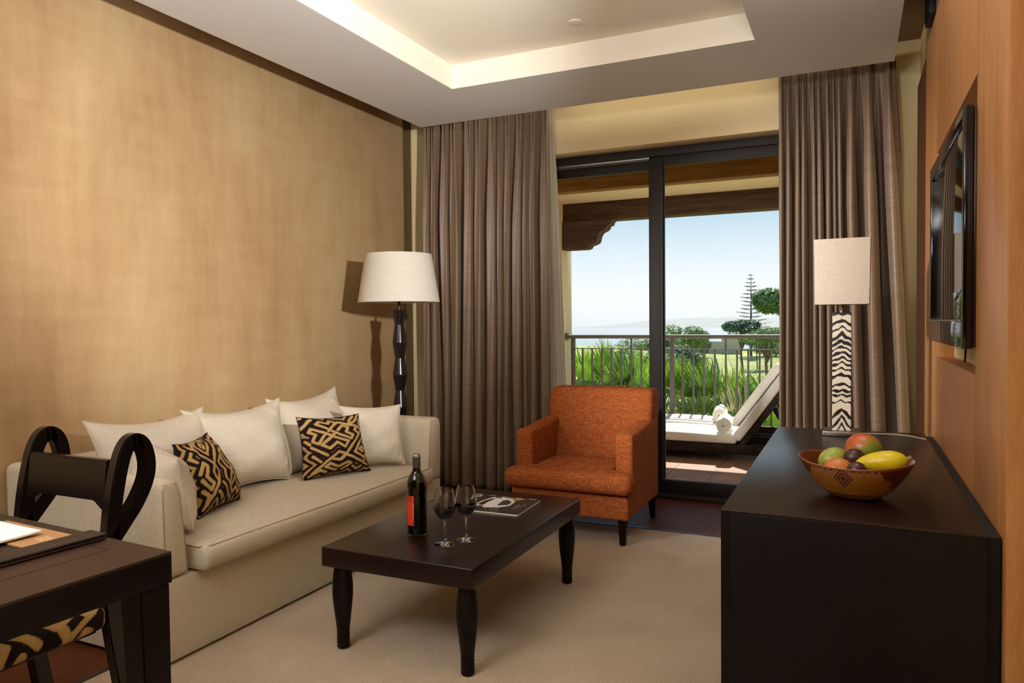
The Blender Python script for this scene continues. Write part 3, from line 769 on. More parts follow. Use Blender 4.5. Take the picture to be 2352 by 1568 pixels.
for sx in (-1, 1):
    xc = sx * .185
    leg = spline([(.07, .001 if sx < 0 else .001), (.035, .20), (.0, .42), (-.005, .55), (.005, .68), (.022, .78), (.044, .855), (.072, .884), (.102, .868), (.117, .82), (.110, .77), (.080, .715), (.040, .668), (.006, .630)], 7)
    b = B(); band(b, leg, xc, .034, [.046 if z < .5 else .040 for y, z in leg])
    bmesh.ops.bevel(b, geom=[e for e in b.edges if len(e.link_faces) == 2 and e.calc_face_angle(0) > 1.0], offset=.004, segments=2, affect='EDGES')
    link('back_post', b, M['ebony'], ch)
b = B(); pts = [(-.166, .715), (-.166, .835), (.166, .835), (.166, .715), (.12, .745), (-.12, .745)]
v = [(-.166, .70), (-.12, .728), (.12, .728), (.166, .70), (.166, .838), (-.166, .838)]
r0 = []
for y in (-.004, .018): r0.append([b.verts.new((x, y + (z - .70) * .12, z)) for x, z in v])
b.faces.new(r0[0]); b.faces.new(r0[1][::-1])
for i in range(6): b.faces.new((r0[0][i], r0[1][i], r0[1][(i + 1) % 6], r0[0][(i + 1) % 6]))
bmesh.ops.recalc_face_normals(b, faces=b.faces[:]); bmesh.ops.bevel(b, geom=b.edges[:], offset=.003, segments=2, affect='EDGES'); link('back_rail', b, M['ebony'], ch)
b = B(); bx(b, -.166, .166, -.40, -.03, .385, .43, .004); link('seat_frame', b, M['ebony'], ch)
b = B(); rbox(b, -.215, .215, -.47, -.03, .405, .468, .022, (170, 170, 30), 8, lambda x, y, z: (x, y, z + (.014 * (1 - (x / .215) ** 2) * (1 - ((y + .25) / .22) ** 2) if z > .44 else 0)))
o = link('seat', b, M['kuba'], ch)
co = np.array([v.co[:] for v in o.data.vertices]); dz = .47 - co[:, 2]; uv = np.stack([co[:, 0] / .215 * (.215 + dz) / .62 + .5, (co[:, 1] + .25) / .22 * (.22 + dz) / .62 + .5], 1)
set_cols(o, kuba(np.clip(uv, .02, .98), .021))
for sx in (-1, 1):
    b = B(); band(b, [(-.44, .001), (-.43, .15), (-.425, .38), (-.425, .404)], sx * .175, .032, [.026, .032, .038, .038]); bmesh.ops.bevel(b, geom=[e for e in b.edges if e.calc_face_angle(0) > 1.0], offset=.003, segments=2, affect='EDGES'); link('front_leg', b, M['ebony'], ch)

# ================================================================== FLOOR LAMP
fl = thing('floor_lamp', (-2.54, 3.815, 0), 'tall floor lamp with black beaded stem and white tapered shade behind the sofa', 'floor lamp')
b = B(); lathe(b, [(.135, .009), (.14, .014), (.14, .028), (.13, .036), (.05, .045), (.05, .05)], 40); link('base', b, M['ebony'], fl)
z = [1.283]; prof = [(.030, .0505)]; zs = [.09, .19, .29, .385, .485, .585, .685, .785, .885, .985, 1.08, 1.19, 1.278]
for i, q in enumerate(zs): prof.append(((.044 if i % 2 == 0 else .029), q))
prof.append((.040, 1.281)); b = B(); lathe(b, prof, 32); link('stem', b, M['ebony'], fl, angle=12)
b = B(); lathe(b, [(.009, 1.282), (.009, 1.40)], 16); bx(b, -.19, .19, -.003, .003, 1.385, 1.391); bx(b, -.003, .003, -.19, .19, 1.385, 1.391); link('neck', b, M['darkmetal'], fl)
b = B(); lathe(b, [(.251, 1.328), (.203, 1.622), (.200, 1.622), (.248, 1.328), (.251, 1.328)], 72, cap=False); link('lamp_shade', b, M['shade'], fl)
b = B(); lathe(b, [(.0, 1.40), (.022, 1.402), (.03, 1.45), (.026, 1.49), (.0, 1.505)], 20, cap=False); link('bulb', b, M['paper'], fl)

# ================================================================== TABLE LAMP
TZ = .751
tl = thing('table_lamp', (-.040, 3.135, TZ), 'slim table lamp with zebra striped square column and oatmeal shade', 'table lamp')
b = B(); bx(b, -.067, .067, -.065, .065, 0, .017, .002); link('base_block', b, M['clear'] if False else M['metal'], tl)
ZS = [(1105, 1125, 14), (1130, 1155, 9), (1160, 1187, 17), (1190, 1208, 15), (1211, 1230, 10), (1233, 1252, 12), (1255, 1273, 10), (1276, 1292, 10), (1300, 1312, 8), (1325, 1338, 14),
      (1362, 1376, 11), (1391, 1395, 11), (1409, 1413, 9), (1432, 1442, 7), (1466, 1502, 16), (1492, 1546, 14), (1526, 1580, 14)]
def zebra(co):
    u = np.abs(co[:, 0]) / .0335; y = 1555 - co[:, 2] / .4575 * 480; y = y + 2.5 * np.sin(co[:, 0] * 190 + y * .05)
    m = y < 1086
    for a, e, th in ZS: m |= np.abs(y - (a + (e - a) * u ** .9)) < th * .5 * (1 - .25 * np.sin(u * 5 + a))
    return np.where(m[:, None], np.array(srgb(22, 17, 16)[:3]), np.array(srgb(226, 212, 186)[:3]))
b = B(); rbox(b, -.0335, .0335, -.0335, .0335, .0175, .475, .002, (30, 30, 190), 2); o = link('column', b, M['zebra'], tl)
co = np.array([v.co[:] for v in o.data.vertices]); fc = co.copy(); side = np.abs(co[:, 0]) > np.abs(co[:, 1]); fc[side, 0] = co[side, 1]; fc[:, 2] -= .0175
set_cols(o, zebra(fc))
b = B(); lathe(b, [(.010, .4755), (.010, .60)], 16); bx(b, -.09, .09, -.002, .002, .525, .529); link('neck', b, M['metal'], tl)
b = B(); n = 14
def ring(z, hx, hy, bulge): 
    pts = []
    for i in range(n): t = -1 + 2 * i / n; pts.append((t * hx, -hy - bulge * (1 - t * t), z))
    for i in range(n): t = -1 + 2 * i / n; pts.append((hx + bulge * (1 - t * t), t * hy, z))
    for i in range(n): t = 1 - 2 * i / n; pts.append((t * hx, hy + bulge * (1 - t * t), z))
    for i in range(n): t = 1 - 2 * i / n; pts.append((-hx - bulge * (1 - t * t), t * hy, z))
    return pts
rr = [[b.verts.new(p) for p in ring(z, hx, hy, .004)] for z, hx, hy in ((.506, .094, .078), (.755, .0975, .081), (.755, .095, .0785), (.506, .0915, .0755))]
rr.append(rr[0])
for a, c in zip(rr[:-1], rr[1:]):
    for i in range(len(a)): j = (i + 1) % len(a); b.faces.new((a[i], a[j], c[j], c[i]))
bmesh.ops.recalc_face_normals(b, faces=b.faces[:]); link('lamp_shade', b, M['shade2'], tl)
b = B(); tube(b, spline([(.066, .01, .006), (.11, .025, .004), (.17, .035, .004), (.225, .02, .004), (.26, -.02, .004), (.284, -.06, .004)], 6), .003, 6); link('power_cable', b, M['cable'], tl)

# ================================================================== TELEVISION
tv = thing('television', (.30, 2.66, 1.12), 'black flat television with glossy frame mounted in the wall niche', 'television')
b = B(); w0, w1, h = -.455, .455, .625
bx(b, -.045, -.022, w0, w0 + .03, 0, h, .004); bx(b, -.045, -.022, w1 - .03, w1, 0, h, .004)
bx(b, -.045, -.022, w0 + .03, w1 - .03, h - .045, h, .004); bx(b, -.045, -.022, w0 + .03, w1 - .03, 0, .078, .004); link('frame', b, M['tvblack'], tv)
b = B(); bx(b, -.040, -.028, w0 + .0305, w1 - .0305, .0785, h - .0455, .001); link('screen', b, M['tvscreen'], tv)
b = B(); bx(b, -.0475, -.0455, w0 + .03, w1 - .005, .072, .076); link('trim_strip', b, M['metal'], tv)
b = B(); bx(b, -.0215, -.008, w0 + .004, w1 - .004, .004, h - .004, .003); link('side_rim', b, M['darkmetal'], tv)
b = B(); bx(b, -.0075, .036, w0 + .03, w1 - .04, .03, h - .06, .006); link('housing', b, M['tvback'], tv)
b = B(); bx(b, .037, .0445, -.15, .15, .15, .45); link('wall_bracket', b, M['tvback'], tv)
b = B(); tube(b, spline([(.028, .10, .03), (.029, .10, -.02), (.027, .102, -.062)], 5), .003, 6); link('cable', b, M['tvback'], tv)

# ================================================================== WINE, GLASSES, MAGAZINE
CZ = .3885
wb = thing('wine_bottle', (-1.518, 2.385, CZ), 'dark green wine bottle with a tall orange label on the coffee table', 'wine bottle')
R = .0375
prof = [(.0, .004), (.025, .002), (.034, .0), (R, .006), (R, .19), (.0365, .205), (.031, .222), (.022, .236), (.0165, .246), (.0148, .256), (.0146, .298), (.0146, .306), (.0, .306)]
b = B(); lathe(b, prof, 40, cap=False); link('glass_body', b, M['bottle'], wb)
b = B(); lathe(b, [(.0, .008), (R - .003, .008), (R - .003, .186), (.033, .205), (.0, .205)], 32, cap=False); link('wine', b, M['wine'], wb)
b = B(); lathe(b, [(.0152, .258), (.0155, .262), (.0153, .293), (.0163, .294), (.0163, .2965), (.0153, .2975)], 28); link('foil_capsule', b, M['capsule'], wb)
b = B(); lathe(b, [(.0165, .298), (.0168, .300), (.0160, .302), (.0160, .3045), (.0168, .306), (.0160, .3085), (.010, .309), (.010, .305), (.0, .305)], 28, cap=False); link('foil_rim', b, M['lip'], wb)
def label_cols(q):
    u, v = q[:, 0], q[:, 1]; c = np.tile(np.array(srgb(226, 62, 28)[:3]), (len(q), 1)); dk = np.array(srgb(60, 18, 14)[:3])
    c[(np.abs(np.hypot((u - .42) * .034, (v - .885) * .113) - .008) < .0016)] = dk
    c[(np.abs(u - .45) < .035) & (np.abs(v - .885) < .03)] = dk
    c[(u > .52) & (u < .62) & (np.abs(v - .80) < .012)] = np.array(srgb(236, 200, 180)[:3])
    c[(np.abs(u - .90) < .035) & (v > .28) & (v < .77) & (np.sin(v * 260) > -.3)] = np.array(srgb(240, 190, 170)[:3])
    c[(u > .72) & (u < .95) & (v > .05) & (v < .10)] = dk
    c[(np.abs(u - .58) < .04) & (np.abs(v - .075) < .012)] = np.array(srgb(240, 190, 170)[:3])
    return c
b = B(); uv = []; g = []; a0, a1 = math.radians(229), math.radians(284)
for i in range(41):
    u = i / 40; a = a0 + (a1 - a0) * u; row = []
    for j in range(111):
        v = j / 110; row.append(b.verts.new(((R + .0006) * math.cos(a), (R + .0006) * math.sin(a), .042 + .113 * v))); uv.append((u, v))
    g.append(row)
for i in range(40):
    for j in range(110): b.faces.new((g[i][j], g[i + 1][j], g[i + 1][j + 1], g[i][j + 1]))
o = link('bottle_label', b, M['label'], wb, angle=180); set_cols(o, label_cols(np.array(uv)))
o['label'] = 'orange red label with a dark ring and small vertical lettering'
o.modifiers.new('paper', 'SOLIDIFY').thickness = .0003
b = B(); bx(b, .0185, .0222, -.0350, -.0305, .047, .053); 
def wine_glass(loc, label):
    t = thing('wine_glass', loc, label, 'wine glass', 'glasses of red wine on the coffee table')
    outer = [(.0375, .0), (.039, .0012), (.037, .0028), (.024, .0052), (.010, .009), (.0055, .014), (.0040, .022), (.0036, .05), (.0040, .078), (.0062, .086), (.0048, .090), (.012, .094), (.026, .104), (.0375, .122), (.0420, .138), (.0405, .155), (.0345, .185), (.0300, .206)]
    inner = [(.0288, .206), (.0332, .185), (.0392, .155), (.0406, .138), (.0360, .123), (.024, .107), (.011, .0975), (.0, .0955)]
    b = B(); lathe(b, [(.0, .001)] + outer + inner, 44, cap=False); link('crystal', b, M['clear'], t)
    b = B(); lathe(b, [(.0, .0965), (.0106, .0985), (.0234, .108), (.0352, .1235), (.0398, .138), (.0397, .145), (.0, .145)], 44, cap=False); link('red_wine', b, M['wine'], t)
    return t
wine_glass((-1.355, 2.316, CZ), 'glass of red wine nearer to the dark bottle and to the table front')
wine_glass((-1.309, 2.394, CZ), 'glass of red wine standing nearer to the magazine')

MAG = np.array([(-1.537, 2.767), (-1.27, 2.772), (-1.281, 3.042), (-1.607, 3.041)])
def mag_cols(q):
    u, v = q[:, 0], q[:, 1]; n = len(q); P = q.copy()
    c = np.tile(np.array(srgb(44, 38, 38)[:3]), (n, 1))
    tex = (np.sin(u * 190) * np.sin(v * 170 + 20 * u) > .35) & (u > .45); c[tex] = np.array(srgb(78, 70, 68)[:3])
    road = in_poly(P, [(.35, .02), (.62, .02), (.55, .35), (.45, .35)]); c[road & (np.sin(u * 60 + v * 25) > .2)] = np.array(srgb(96, 88, 84)[:3])
    c[in_poly(P, [(.52, .97), (.80, .97), (.66, .74), (.56, .80)])] = np.array(srgb(176, 128, 72)[:3])
    W_ = np.array(srgb(232, 230, 228)[:3]); G_ = np.array(srgb(120, 118, 118)[:3]); K_ = np.array(srgb(20, 18, 18)[:3])
    c[in_poly(P, [(.14, .30), (.20, .62), (.30, .88), (.44, .95), (.60, .90), (.70, .72), (.69, .45), (.56, .30), (.34, .22)])] = W_
    c[in_poly(P, [(.18, .36), (.23, .62), (.32, .80), (.36, .80), (.30, .55), (.28, .36)])] = K_
    c[in_poly(P, [(.50, .40), (.66, .50), (.66, .68), (.56, .82), (.50, .74)])] = np.array(srgb(60, 58, 60)[:3])
    c[in_poly(P, [(.34, .90), (.44, .93), (.44, .87), (.36, .86)])] = K_
    c[in_poly(P, [(.22, .27), (.30, .24), (.31, .30), (.23, .33)])] = K_
    mast = [[(.02, .55), (.035, .70), (.05, .55)], [(.03, .72), (.06, .86), (.02, .80)], [(.06, .55), (.08, .62), (.05, .66), (.085, .72)], [(.03, .90), (.07, .97)], [(.09, .84), (.11, .97)], [(.02, .40), (.03, .52)], [(.0, .30), (.05, .34), (.02, .38)]]
    c[poly_dist(P, mast) < .008] = W_
    for k, (a, e) in enumerate(((.30, .62), (.36, .55), (.42, .70), (.50, .66))):
        x = .80 + .035 * k; c[(np.abs(u - x) < .007) & (v > a) & (v < e) & (np.sin(v * 160 + k) > -.4)] = np.array(srgb(150, 146, 142)[:3])
    c[v > .975] = np.array(srgb(200, 196, 190)[:3]) * (np.sin(u[v > .975] * 30) > 0)[:, None] + .02
    return c
mg = thing('magazine', (-1.42, 2.91, CZ), 'glossy dark magazine with a white car on its cover on the coffee table', 'magazine')
def patch(corners, z0, z1, nx, ny, wav=0.0):
    b = B(); uv = []; G = []
    for z in (z0, z1):
        g = []
        for i in range(nx + 1):
            row = []
            for j in range(ny + 1):
                u, v = i / nx, j / ny
                p = (corners[0] * (1 - u) + corners[1] * u) * (1 - v) + (corners[3] * (1 - u) + corners[2] * u) * v
                row.append(b.verts.new((p[0] + 1.42, p[1] - 2.91, z + wav * (math.sin(5 * u + 2) * .5 + .5) * v * v * u))); uv.append((u, v))
            g.append(row)
        G.append(g)
    for i in range(nx):
        for j in range(ny):
            b.faces.new((G[0][i][j], G[0][i][j + 1], G[0][i + 1][j + 1], G[0][i + 1][j])); b.faces.new((G[1][i][j], G[1][i + 1][j], G[1][i + 1][j + 1], G[1][i][j + 1]))
    rim = [(i, 0) for i in range(nx)] + [(nx, j) for j in range(ny)] + [(i, ny) for i in range(nx, 0, -1)] + [(0, j) for j in range(ny, 0, -1)]
    for (i, j), (k, l) in zip(rim, rim[1:] + rim[:1]): b.faces.new((G[0][i][j], G[0][k][l], G[1][k][l], G[1][i][j]))
    return b, np.array(uv)
b, uv = patch(MAG, 0, .0055, 8, 8); link('pages', b, M['paper'], mg, angle=30)
b, uv = patch(MAG, .0057, .0063, 150, 130, .002); o = link('cover', b, M['print'], mg, angle=30); set_cols(o, mag_cols(uv))
o['label'] = 'dark printed cover showing a white car'

# ================================================================== FRUIT BOWL
SZ = .7505; BC = (.0055, 2.045)
bowl = thing('fruit_bowl', (BC[0], BC[1], SZ), 'carved ochre and dark red bowl of fruit on the sideboard', 'bowl', rotz=math.radians(-14))
outer = [(.045, .0), (.060, .0055), (.080, .020), (.098, .040), (.115, .062), (.128, .083), (.1315, .089)]
inner = [(.130, .0905), (.126, .087), (.112, .064), (.094, .042), (.074, .024), (.05, .012), (.0, .010)]
def dens(pr, k): 
    out = []
    for a, c in zip(pr[:-1], pr[1:]):
        for i in range(k): out.append((a[0] + (c[0] - a[0]) * i / k, a[1] + (c[1] - a[1]) * i / k))
    return out + [pr[-1]]
b = B(); lathe(b, [(.0, .0)] + dens(outer, 16) + inner, 720, sx=1.03, sy=.95, cap=False)
for v in b.verts: v.co.z += .010 * (abs(v.co.x) / .135) ** 2 * (v.co.z / .09)
bmesh.ops.recalc_face_normals(b, faces=b.faces[:]); o = link('bowl_body', b, M['bowl'], bowl)
def bowl_cols(co):
    ang = np.arctan2(co[:, 1], co[:, 0]); z = co[:, 2]; r = np.hypot(co[:, 0] / 1.03, co[:, 1] / .95)
    oc = np.array(srgb(176, 112, 40)[:3]); red = np.array(srgb(92, 24, 12)[:3]); ln = np.array(srgb(206, 150, 104)[:3])
    c = np.tile(oc, (len(co), 1)); s = ang * .13; k = np.mod(ang + PI * .5, 2 * PI)
    per = .135; a = np.mod(ang + PI / 2 + per / 2, per) - per / 2      # repeats round the rim
    h = z - .072
    c[z > .070 + .013 * np.abs(a) / (per / 2)] = red
    d = np.hypot(a * .13, z - .0795)
    c[(z < .0865) & ((np.abs(d - .0068) < .0006) | (np.abs(d - .0044) < .0006) | (np.abs(d - .002) < .0007))] = ln
    f = np.abs(np.mod(ang + PI / 2 + PI / 2, PI) - PI / 2)              # big diamonds at front and back
    dm = (f * .13 / .030 + np.abs(z - .064) / .030) < 1; c[dm] = red
    for w in (.010, .020, .029): c[dm & (np.abs(f * .13 / .030 + np.abs(z - .064) / .030 - w / .030) < .045)] = ln
    g = np.abs(np.mod(ang, PI)); g = np.minimum(g, PI - g)             # ends in dark red with curved lines
    end = (g < .52) & (z > .018 + .05 * g); c[end] = red
    c[end & (np.sin(np.hypot(g * .13, z - .095) * 900) > .72)] = ln * .6
    c[(z > .0865)] = np.array(srgb(150, 88, 54)[:3])
    ins = (r < .128) & (z > .0) & (r < np.interp(z, [p[1] for p in inner[::-1]], [p[0] for p in inner[::-1]]) + .0025) & (z > .0095)
    c[ins] = np.array(srgb(104, 44, 22)[:3])
    c[(r < .046) & (z < .003)] = oc
    return c
co = np.array([v.co[:] for v in o.data.vertices]); set_cols(o, bowl_cols(co))
def fruit(name, loc, rad, rot, cols, label, group=None, fn=None, n=36, m=24):
    b = B(); bmesh.ops.create_uvsphere(b, u_segments=n, v_segments=m, radius=1.0)
    raw = np.array([v.co[:] for v in b.verts])
    for v in b.verts:
        p = fn(*v.co) if fn else v.co
        v.co = Vector((p[0] * rad[0], p[1] * rad[1], p[2] * rad[2]))
    o = link(name, b, M['fruit'], angle=180); set_cols(o, cols(raw))
    o.location = loc; o.rotation_euler = [math.radians(a) for a in rot]
    tag(o, label, name.replace('_', ' '), group); return o
def blend(stops, f):
    f = np.clip(f, 0, 1); xs = [s[0] for s in stops]; a = np.array([s[1][:3] for s in stops])
    return np.stack([np.interp(f, xs, a[:, k]) for k in range(3)], 1)
mangofn = lambda x, y, z: (x + .10 * z * z, y, z * (1 - .08 * x))
mc1 = lambda p: blend([(0, srgb(190, 54, 40)), (.35, srgb(196, 110, 44)), (.6, srgb(132, 140, 48)), (1, srgb(92, 120, 44))], .60 + .5 * p[:, 0] - .22 * p[:, 2] + .06 * np.sin(9 * p[:, 1]))
mc2 = lambda p: blend([(0, srgb(214, 84, 48)), (.4, srgb(206, 120, 60)), (1, srgb(206, 150, 84))], .5 + .4 * p[:, 0] + .1 * np.sin(8 * p[:, 2]))
mc3 = lambda p: blend([(0, srgb(150, 170, 60)), (.6, srgb(176, 178, 76)), (1, srgb(196, 150, 70))], .5 - .4 * p[:, 2])
pc = lambda p: blend([(0, srgb(44, 22, 26)), (1, srgb(84, 44, 42))], .5 + .3 * np.sin(5 * p[:, 0] + 3) * np.sin(6 * p[:, 1]))
yc = lambda p: blend([(0, srgb(236, 200, 20)), (.6, srgb(222, 204, 28)), (1, srgb(150, 168, 40))], .35 + .5 * p[:, 0] ** 3 + .12 * np.sin(7 * p[:, 1]))
bp = lambda x, y, z: (BC[0] + x, BC[1] + y, SZ + z)
MG = 'mangoes in the fruit bowl'; PG = 'passion fruit in the fruit bowl'
fruit('mango', bp(.020, .060, .110), (.046, .041, .043), (0, 25, -20), mc1, 'largest mango, red and green, at the back of the bowl', MG, mangofn)
fruit('mango', bp(-.052, .018, .086), (.038, .031, .031), (0, -25, 20), mc3, 'yellow green mango at the left of the bowl', MG, mangofn)
fruit('mango', bp(-.040, -.040, .072), (.036, .030, .029), (0, -10, 10), mc2, 'orange red mango near the left rim of the bowl', MG, mangofn)
fruit('passion_fruit', bp(-.002, -.002, .096), (.026, .025, .026), (0, 0, 0), pc, 'dark purple passion fruit resting before the largest mango', PG)
fruit('passion_fruit', bp(.004, -.066, .076), (.024, .024, .024), (0, 0, 0), pc, 'dark purple passion fruit near the front rim of the bowl', PG)
papfn = lambda x, y, z: (x, y * (.80 + .20 * x), z * (.80 + .20 * x))
o = fruit('papaya', bp(.056, -.026, .094), (.062, .035, .035), (0, -9, -6), yc, 'yellow papaya lying across the right side of the bowl', None, papfn)
b = B(); tube(b, [(.060, 0, .004), (.066, 0, .006), (.070, .001, .009)], [.007, .0055, .006], 8); link('stalk', b, M['stem'], o)

# ================================================================== BALCONY
struct('balcony_floor', bx(B(), -5.2, 3.0, 5.16, 8.05, -.16, -.002), M['tiles'])
b = B(); bx(b, -5.2, 3.0, 5.16, 8.0, 2.52, 2.72); struct('balcony_ceiling', b, M['render'])
b = B(); bx(b, -5.2, XL - .15, 4.85, 5.16, 0, 3.2); bx(b, .6, 3.0, 4.85, 5.16, 0, 3.2); struct('wall_outside', b, M['render'])
b = B(); bx(b, -3.42, -2.972, 7.72, 8.05, -.16, 2.52, .004); struct('balcony_column', b, M['render'])
b = B(); bx(b, -3.45, 3.0, 5.95, 6.08, 2.315, 2.519, .004); tag(link('ceiling_joist', b, M['beam2']), 'yellow brown timber joist under the cream balcony ceiling', 'beam')
b = B(); bx(b, -3.45, 3.0, 7.78, 7.98, 2.315, 2.519, .006); tag(link('lintel_beam', b, M['beam']), 'dark weathered timber lintel over the front of the balcony', 'beam')
b = B(); bx(b, -3.42, -3.22, 6.10, 7.70, 2.02, 2.519, .006); tag(link('side_beam', b, M['beamY']), 'dark timber beam end at the left side of the balcony', 'beam')
cp = [(-3.15, 2.314), (-3.15, 2.005), (-2.70, 2.005), (-2.665, 2.02), (-2.655, 2.045), (-2.63, 2.05)]
cp += [(x, z) for x, z in spline([(-2.63, 2.05), (-2.575, 2.075), (-2.555, 2.13), (-2.53, 2.18), (-2.48, 2.205), (-2.455, 2.225)], 5)][1:]
cp += [(-2.45, 2.25), (-2.415, 2.26), (-2.405, 2.29), (-2.38, 2.314)]
b = B(); prism(b, cp, 7.745, 7.915, 'y'); tag(link('corbel', b, M['beam'], angle=25), 'carved dark timber corbel under the lintel beside the cream column', 'corbel')

rl = thing('balcony_railing', (-1.2, 7.85, 0), 'grey iron balcony railing with thin upright bars', 'railing')
def rpart(name, bm):
    for v in bm.verts: v.co -= Vector((-1.2, 7.85, 0))
    return link(name, bm, M['iron'], rl, angle=50)
b = B(); tube(b, [(-2.944, 7.85, 1.03), (1.6, 7.85, 1.03)], .022, 14); rpart('handrail', b)
b = B(); tube(b, [(-2.971, 7.85, 1.03), (-2.945, 7.85, 1.03)], .042, 20); rpart('wall_flange', b)
b = B(); bx(b, -2.90, 1.6, 7.838, 7.862, .892, .902); rpart('upper_rail', b)
b = B(); bx(b, -2.90, 1.6, 7.838, 7.862, .075, .09); rpart('lower_rail', b)
for x in (-2.884, -1.759, -.53, .6):
    b = B(); bx(b, x - .024, x + .024, 7.835, 7.865, -.002, 1.012, .002); rpart('post', b)
xs = []
for a, c in ((-2.884, -1.759), (-1.759, -.53), (-.53, .6)):
    n = 10 if a < -2 else 11
    xs += [a + (c - a) * i / n for i in range(1, n)]
for x in xs:
    tall = min(abs(x + 2.22), abs(x + 1.2)) < .03
    b = B(); bx(b, x - .009, x + .009, 7.841, 7.859, .0905, 1.010 if tall else .8915); rpart('baluster', b)

# ------------------------------------------------------------------ sunbeds and rolled towels
def sunbed(loc, label):
    t = thing('sunbed', loc, label, 'sunbed', 'white sunbeds on the balcony')
    b = B()
    for y in (.02, .53): bx(b, -1.50, .62, y, y + .05, .065, .150, .006)
    bx(b, -1.50, -1.45, .07, .53, .065, .150); bx(b, .57, .62, .07, .53, .065, .150); link('frame', b, M['wicker'], t)
    b = B()
    for i in range(11): x = -1.42 + i * .135; bx(b, x, x + .08, .075, .525, .125, .149)
    link('slats', b, M['wicker'], t)
    for x in (-1.42, .50):
        for y in (.02, .53):
            b = B(); bx(b, x, x + .06, y + .002, y + .048, .001, .064); link('leg', b, M['wicker'], t)
    a = math.radians(54.5); ca, sa = math.cos(a), math.sin(a)
    def inc(s, n): return (.015 + s * ca - n * sa, .160 + s * sa + n * ca)
    b = B(); rbox(b, -1.48, .0, .01, .59, .152, .232, .028, (8, 5, 2), 4, lambda x, y, z: (x, y, z + (.004 * math.sin(9 * x) if z > .2 else 0))); link('seat_pad', b, M['white'], t)
    def bf(x, y, z): q = inc(x, z); return (q[0], y, q[1])
    b = B(); rbox(b, .01, .74, .01, .59, .0, .080, .028, (6, 5, 2), 4, bf); link('back_pad', b, M['white'], t)
    b = B(); rbox(b, -.02, .72, .03, .57, -.05, -.004, .006, (2, 2, 1), 2, bf); link('back_frame', b, M['wicker'], t)
    b = B(); p = inc(.42, -.055)
    for y in (.10, .50):
        b = B(); tube(b, [(p[0], y, p[1]), (.48, y, .153)], .013, 8); link('back_strut', b, M['wicker'], t)
    return t
sunbed((-.89, 6.37, 0), 'white padded sunbed with raised back, the one nearer to the door')
sunbed((-1.02, 7.04, 0), 'white padded sunbed with raised back, the one beside the railing')
def towel(loc, label):
    b = B(); n = 150; L = .36; pts = []
    for i in range(n):
        a = i / n * 2 * PI * 4.3; r = .012 + .058 * (i / n) + .0025 * math.sin(a * 3 + 1)
        pts.append((r * math.cos(a), r * math.sin(a)))
    th = .0125; rows = []
    for side in (0, 1):
        for yy in np.linspace(0, L, 8):
            e = .004 * math.sin(yy * 30)
            rows.append([b.verts.new((x * (1 - (.0 if not side else th / max(.014, math.hypot(x, z)))) + e, yy + .004 * math.sin(k * .35), z * (1 - (.0 if not side else th / max(.014, math.hypot(x, z))))) ) for k, (x, z) in enumerate(pts)])
    o_, i_ = rows[:8], rows[8:]
    for g, f in ((o_, 0), (i_, 1)):
        for a, c in zip(g[:-1], g[1:]):
            for k in range(n - 1):
                q = (a[k], a[k + 1], c[k + 1], c[k]); b.faces.new(q if f else q[::-1])
    for k in range(n - 1):
        b.faces.new((o_[0][k], o_[0][k + 1], i_[0][k + 1], i_[0][k])); b.faces.new((o_[-1][k], i_[-1][k], i_[-1][k + 1], o_[-1][k + 1]))
    for k in (0, n - 1):
        for j in range(7): b.faces.new((o_[j][k], i_[j][k], i_[j + 1][k], o_[j + 1][k]))
    bmesh.ops.recalc_face_normals(b, faces=b.faces[:])
    o = link('rolled_towel', b, M['towel'], angle=70); o.location = loc
    tag(o, label, 'towel', 'rolled white towels on the sunbeds'); o.rotation_euler = (0, 0, math.radians(6)); return o
towel((-1.005, 6.42, .302), 'rolled white towel on the sunbed nearer to the door')
towel((-1.15, 7.09, .302), 'rolled white towel on the sunbed beside the railing')

# ================================================================== GARDEN, SEA AND HILLS
GZ = -4.2
b = B(); g = []
for i in range(25):
    row = []
    for j in range(25):
        x = -140 + 180 * i / 24; y = 8.3 + 180 * (j / 24) ** 1.6
        z = GZ + .15 * math.sin(x * .13) + .15 * math.sin(y * .09 + 1) + 2.1 * min(1, y / 95) ** 1.5 - max(0, y - 95) * .06
        row.append(b.verts.new((x, y, z if j < 24 else -20)))
    g.append(row)
for i in range(24):
    for j in range(24): b.faces.new((g[i][j], g[i + 1][j], g[i + 1][j + 1], g[i][j + 1]))
struct('lawn', b, M['grass'])
b = B(); bx(b, -2600, 900, 150, 3600, -22.5, -22); struct('sea', b, M['sea'])
b = B(); rng = random.Random(4); N = 120; rows = []
def hillh(u):
    k = min(1, max(0, (u - .10) / .08)); k = k * k * (3 - 2 * k)
    return 15 + 18 * k + 2.2 * math.sin(u * 23) + 1.5 * math.sin(u * 51 + 1) + 1.2 * math.sin(u * 117)
for i in range(N + 1):
    u = i / N; x = -900 + 1500 * u; h = hillh(u) * min(1, u / .12 + .12)
    rows.append([b.verts.new((x, y, -22 + h * k + (rng.uniform(-1.5, 1.5) if 0 < k < 1 else 0))) for y, k in ((2400, 0), (2440, .22), (2500, .5), (2580, .8), (2660, 1), (2900, .6), (3100, 0))])
for a, c in zip(rows[:-1], rows[1:]):
    for k in range(6): b.faces.new((a[k], c[k], c[k + 1], a[k + 1]))
struct('hills', b, M['hill'])
hh = B()
for i in range(46):
    u = rng.uniform(.2, .75); x = -900 + 1500 * u; k = rng.uniform(.3, .9); y = 2400 + 230 * k; z = -22 + hillh(u) * k * .9
    bx(hh, x, x + rng.uniform(5, 16), y - 12, y, z - 3, z + rng.uniform(2.5, 5))
o = link('hillside_houses', hh, M['house'], smooth=False); tag(o, 'scatter of tiny white houses on the hazy hills across the water', 'houses', kind='stuff')
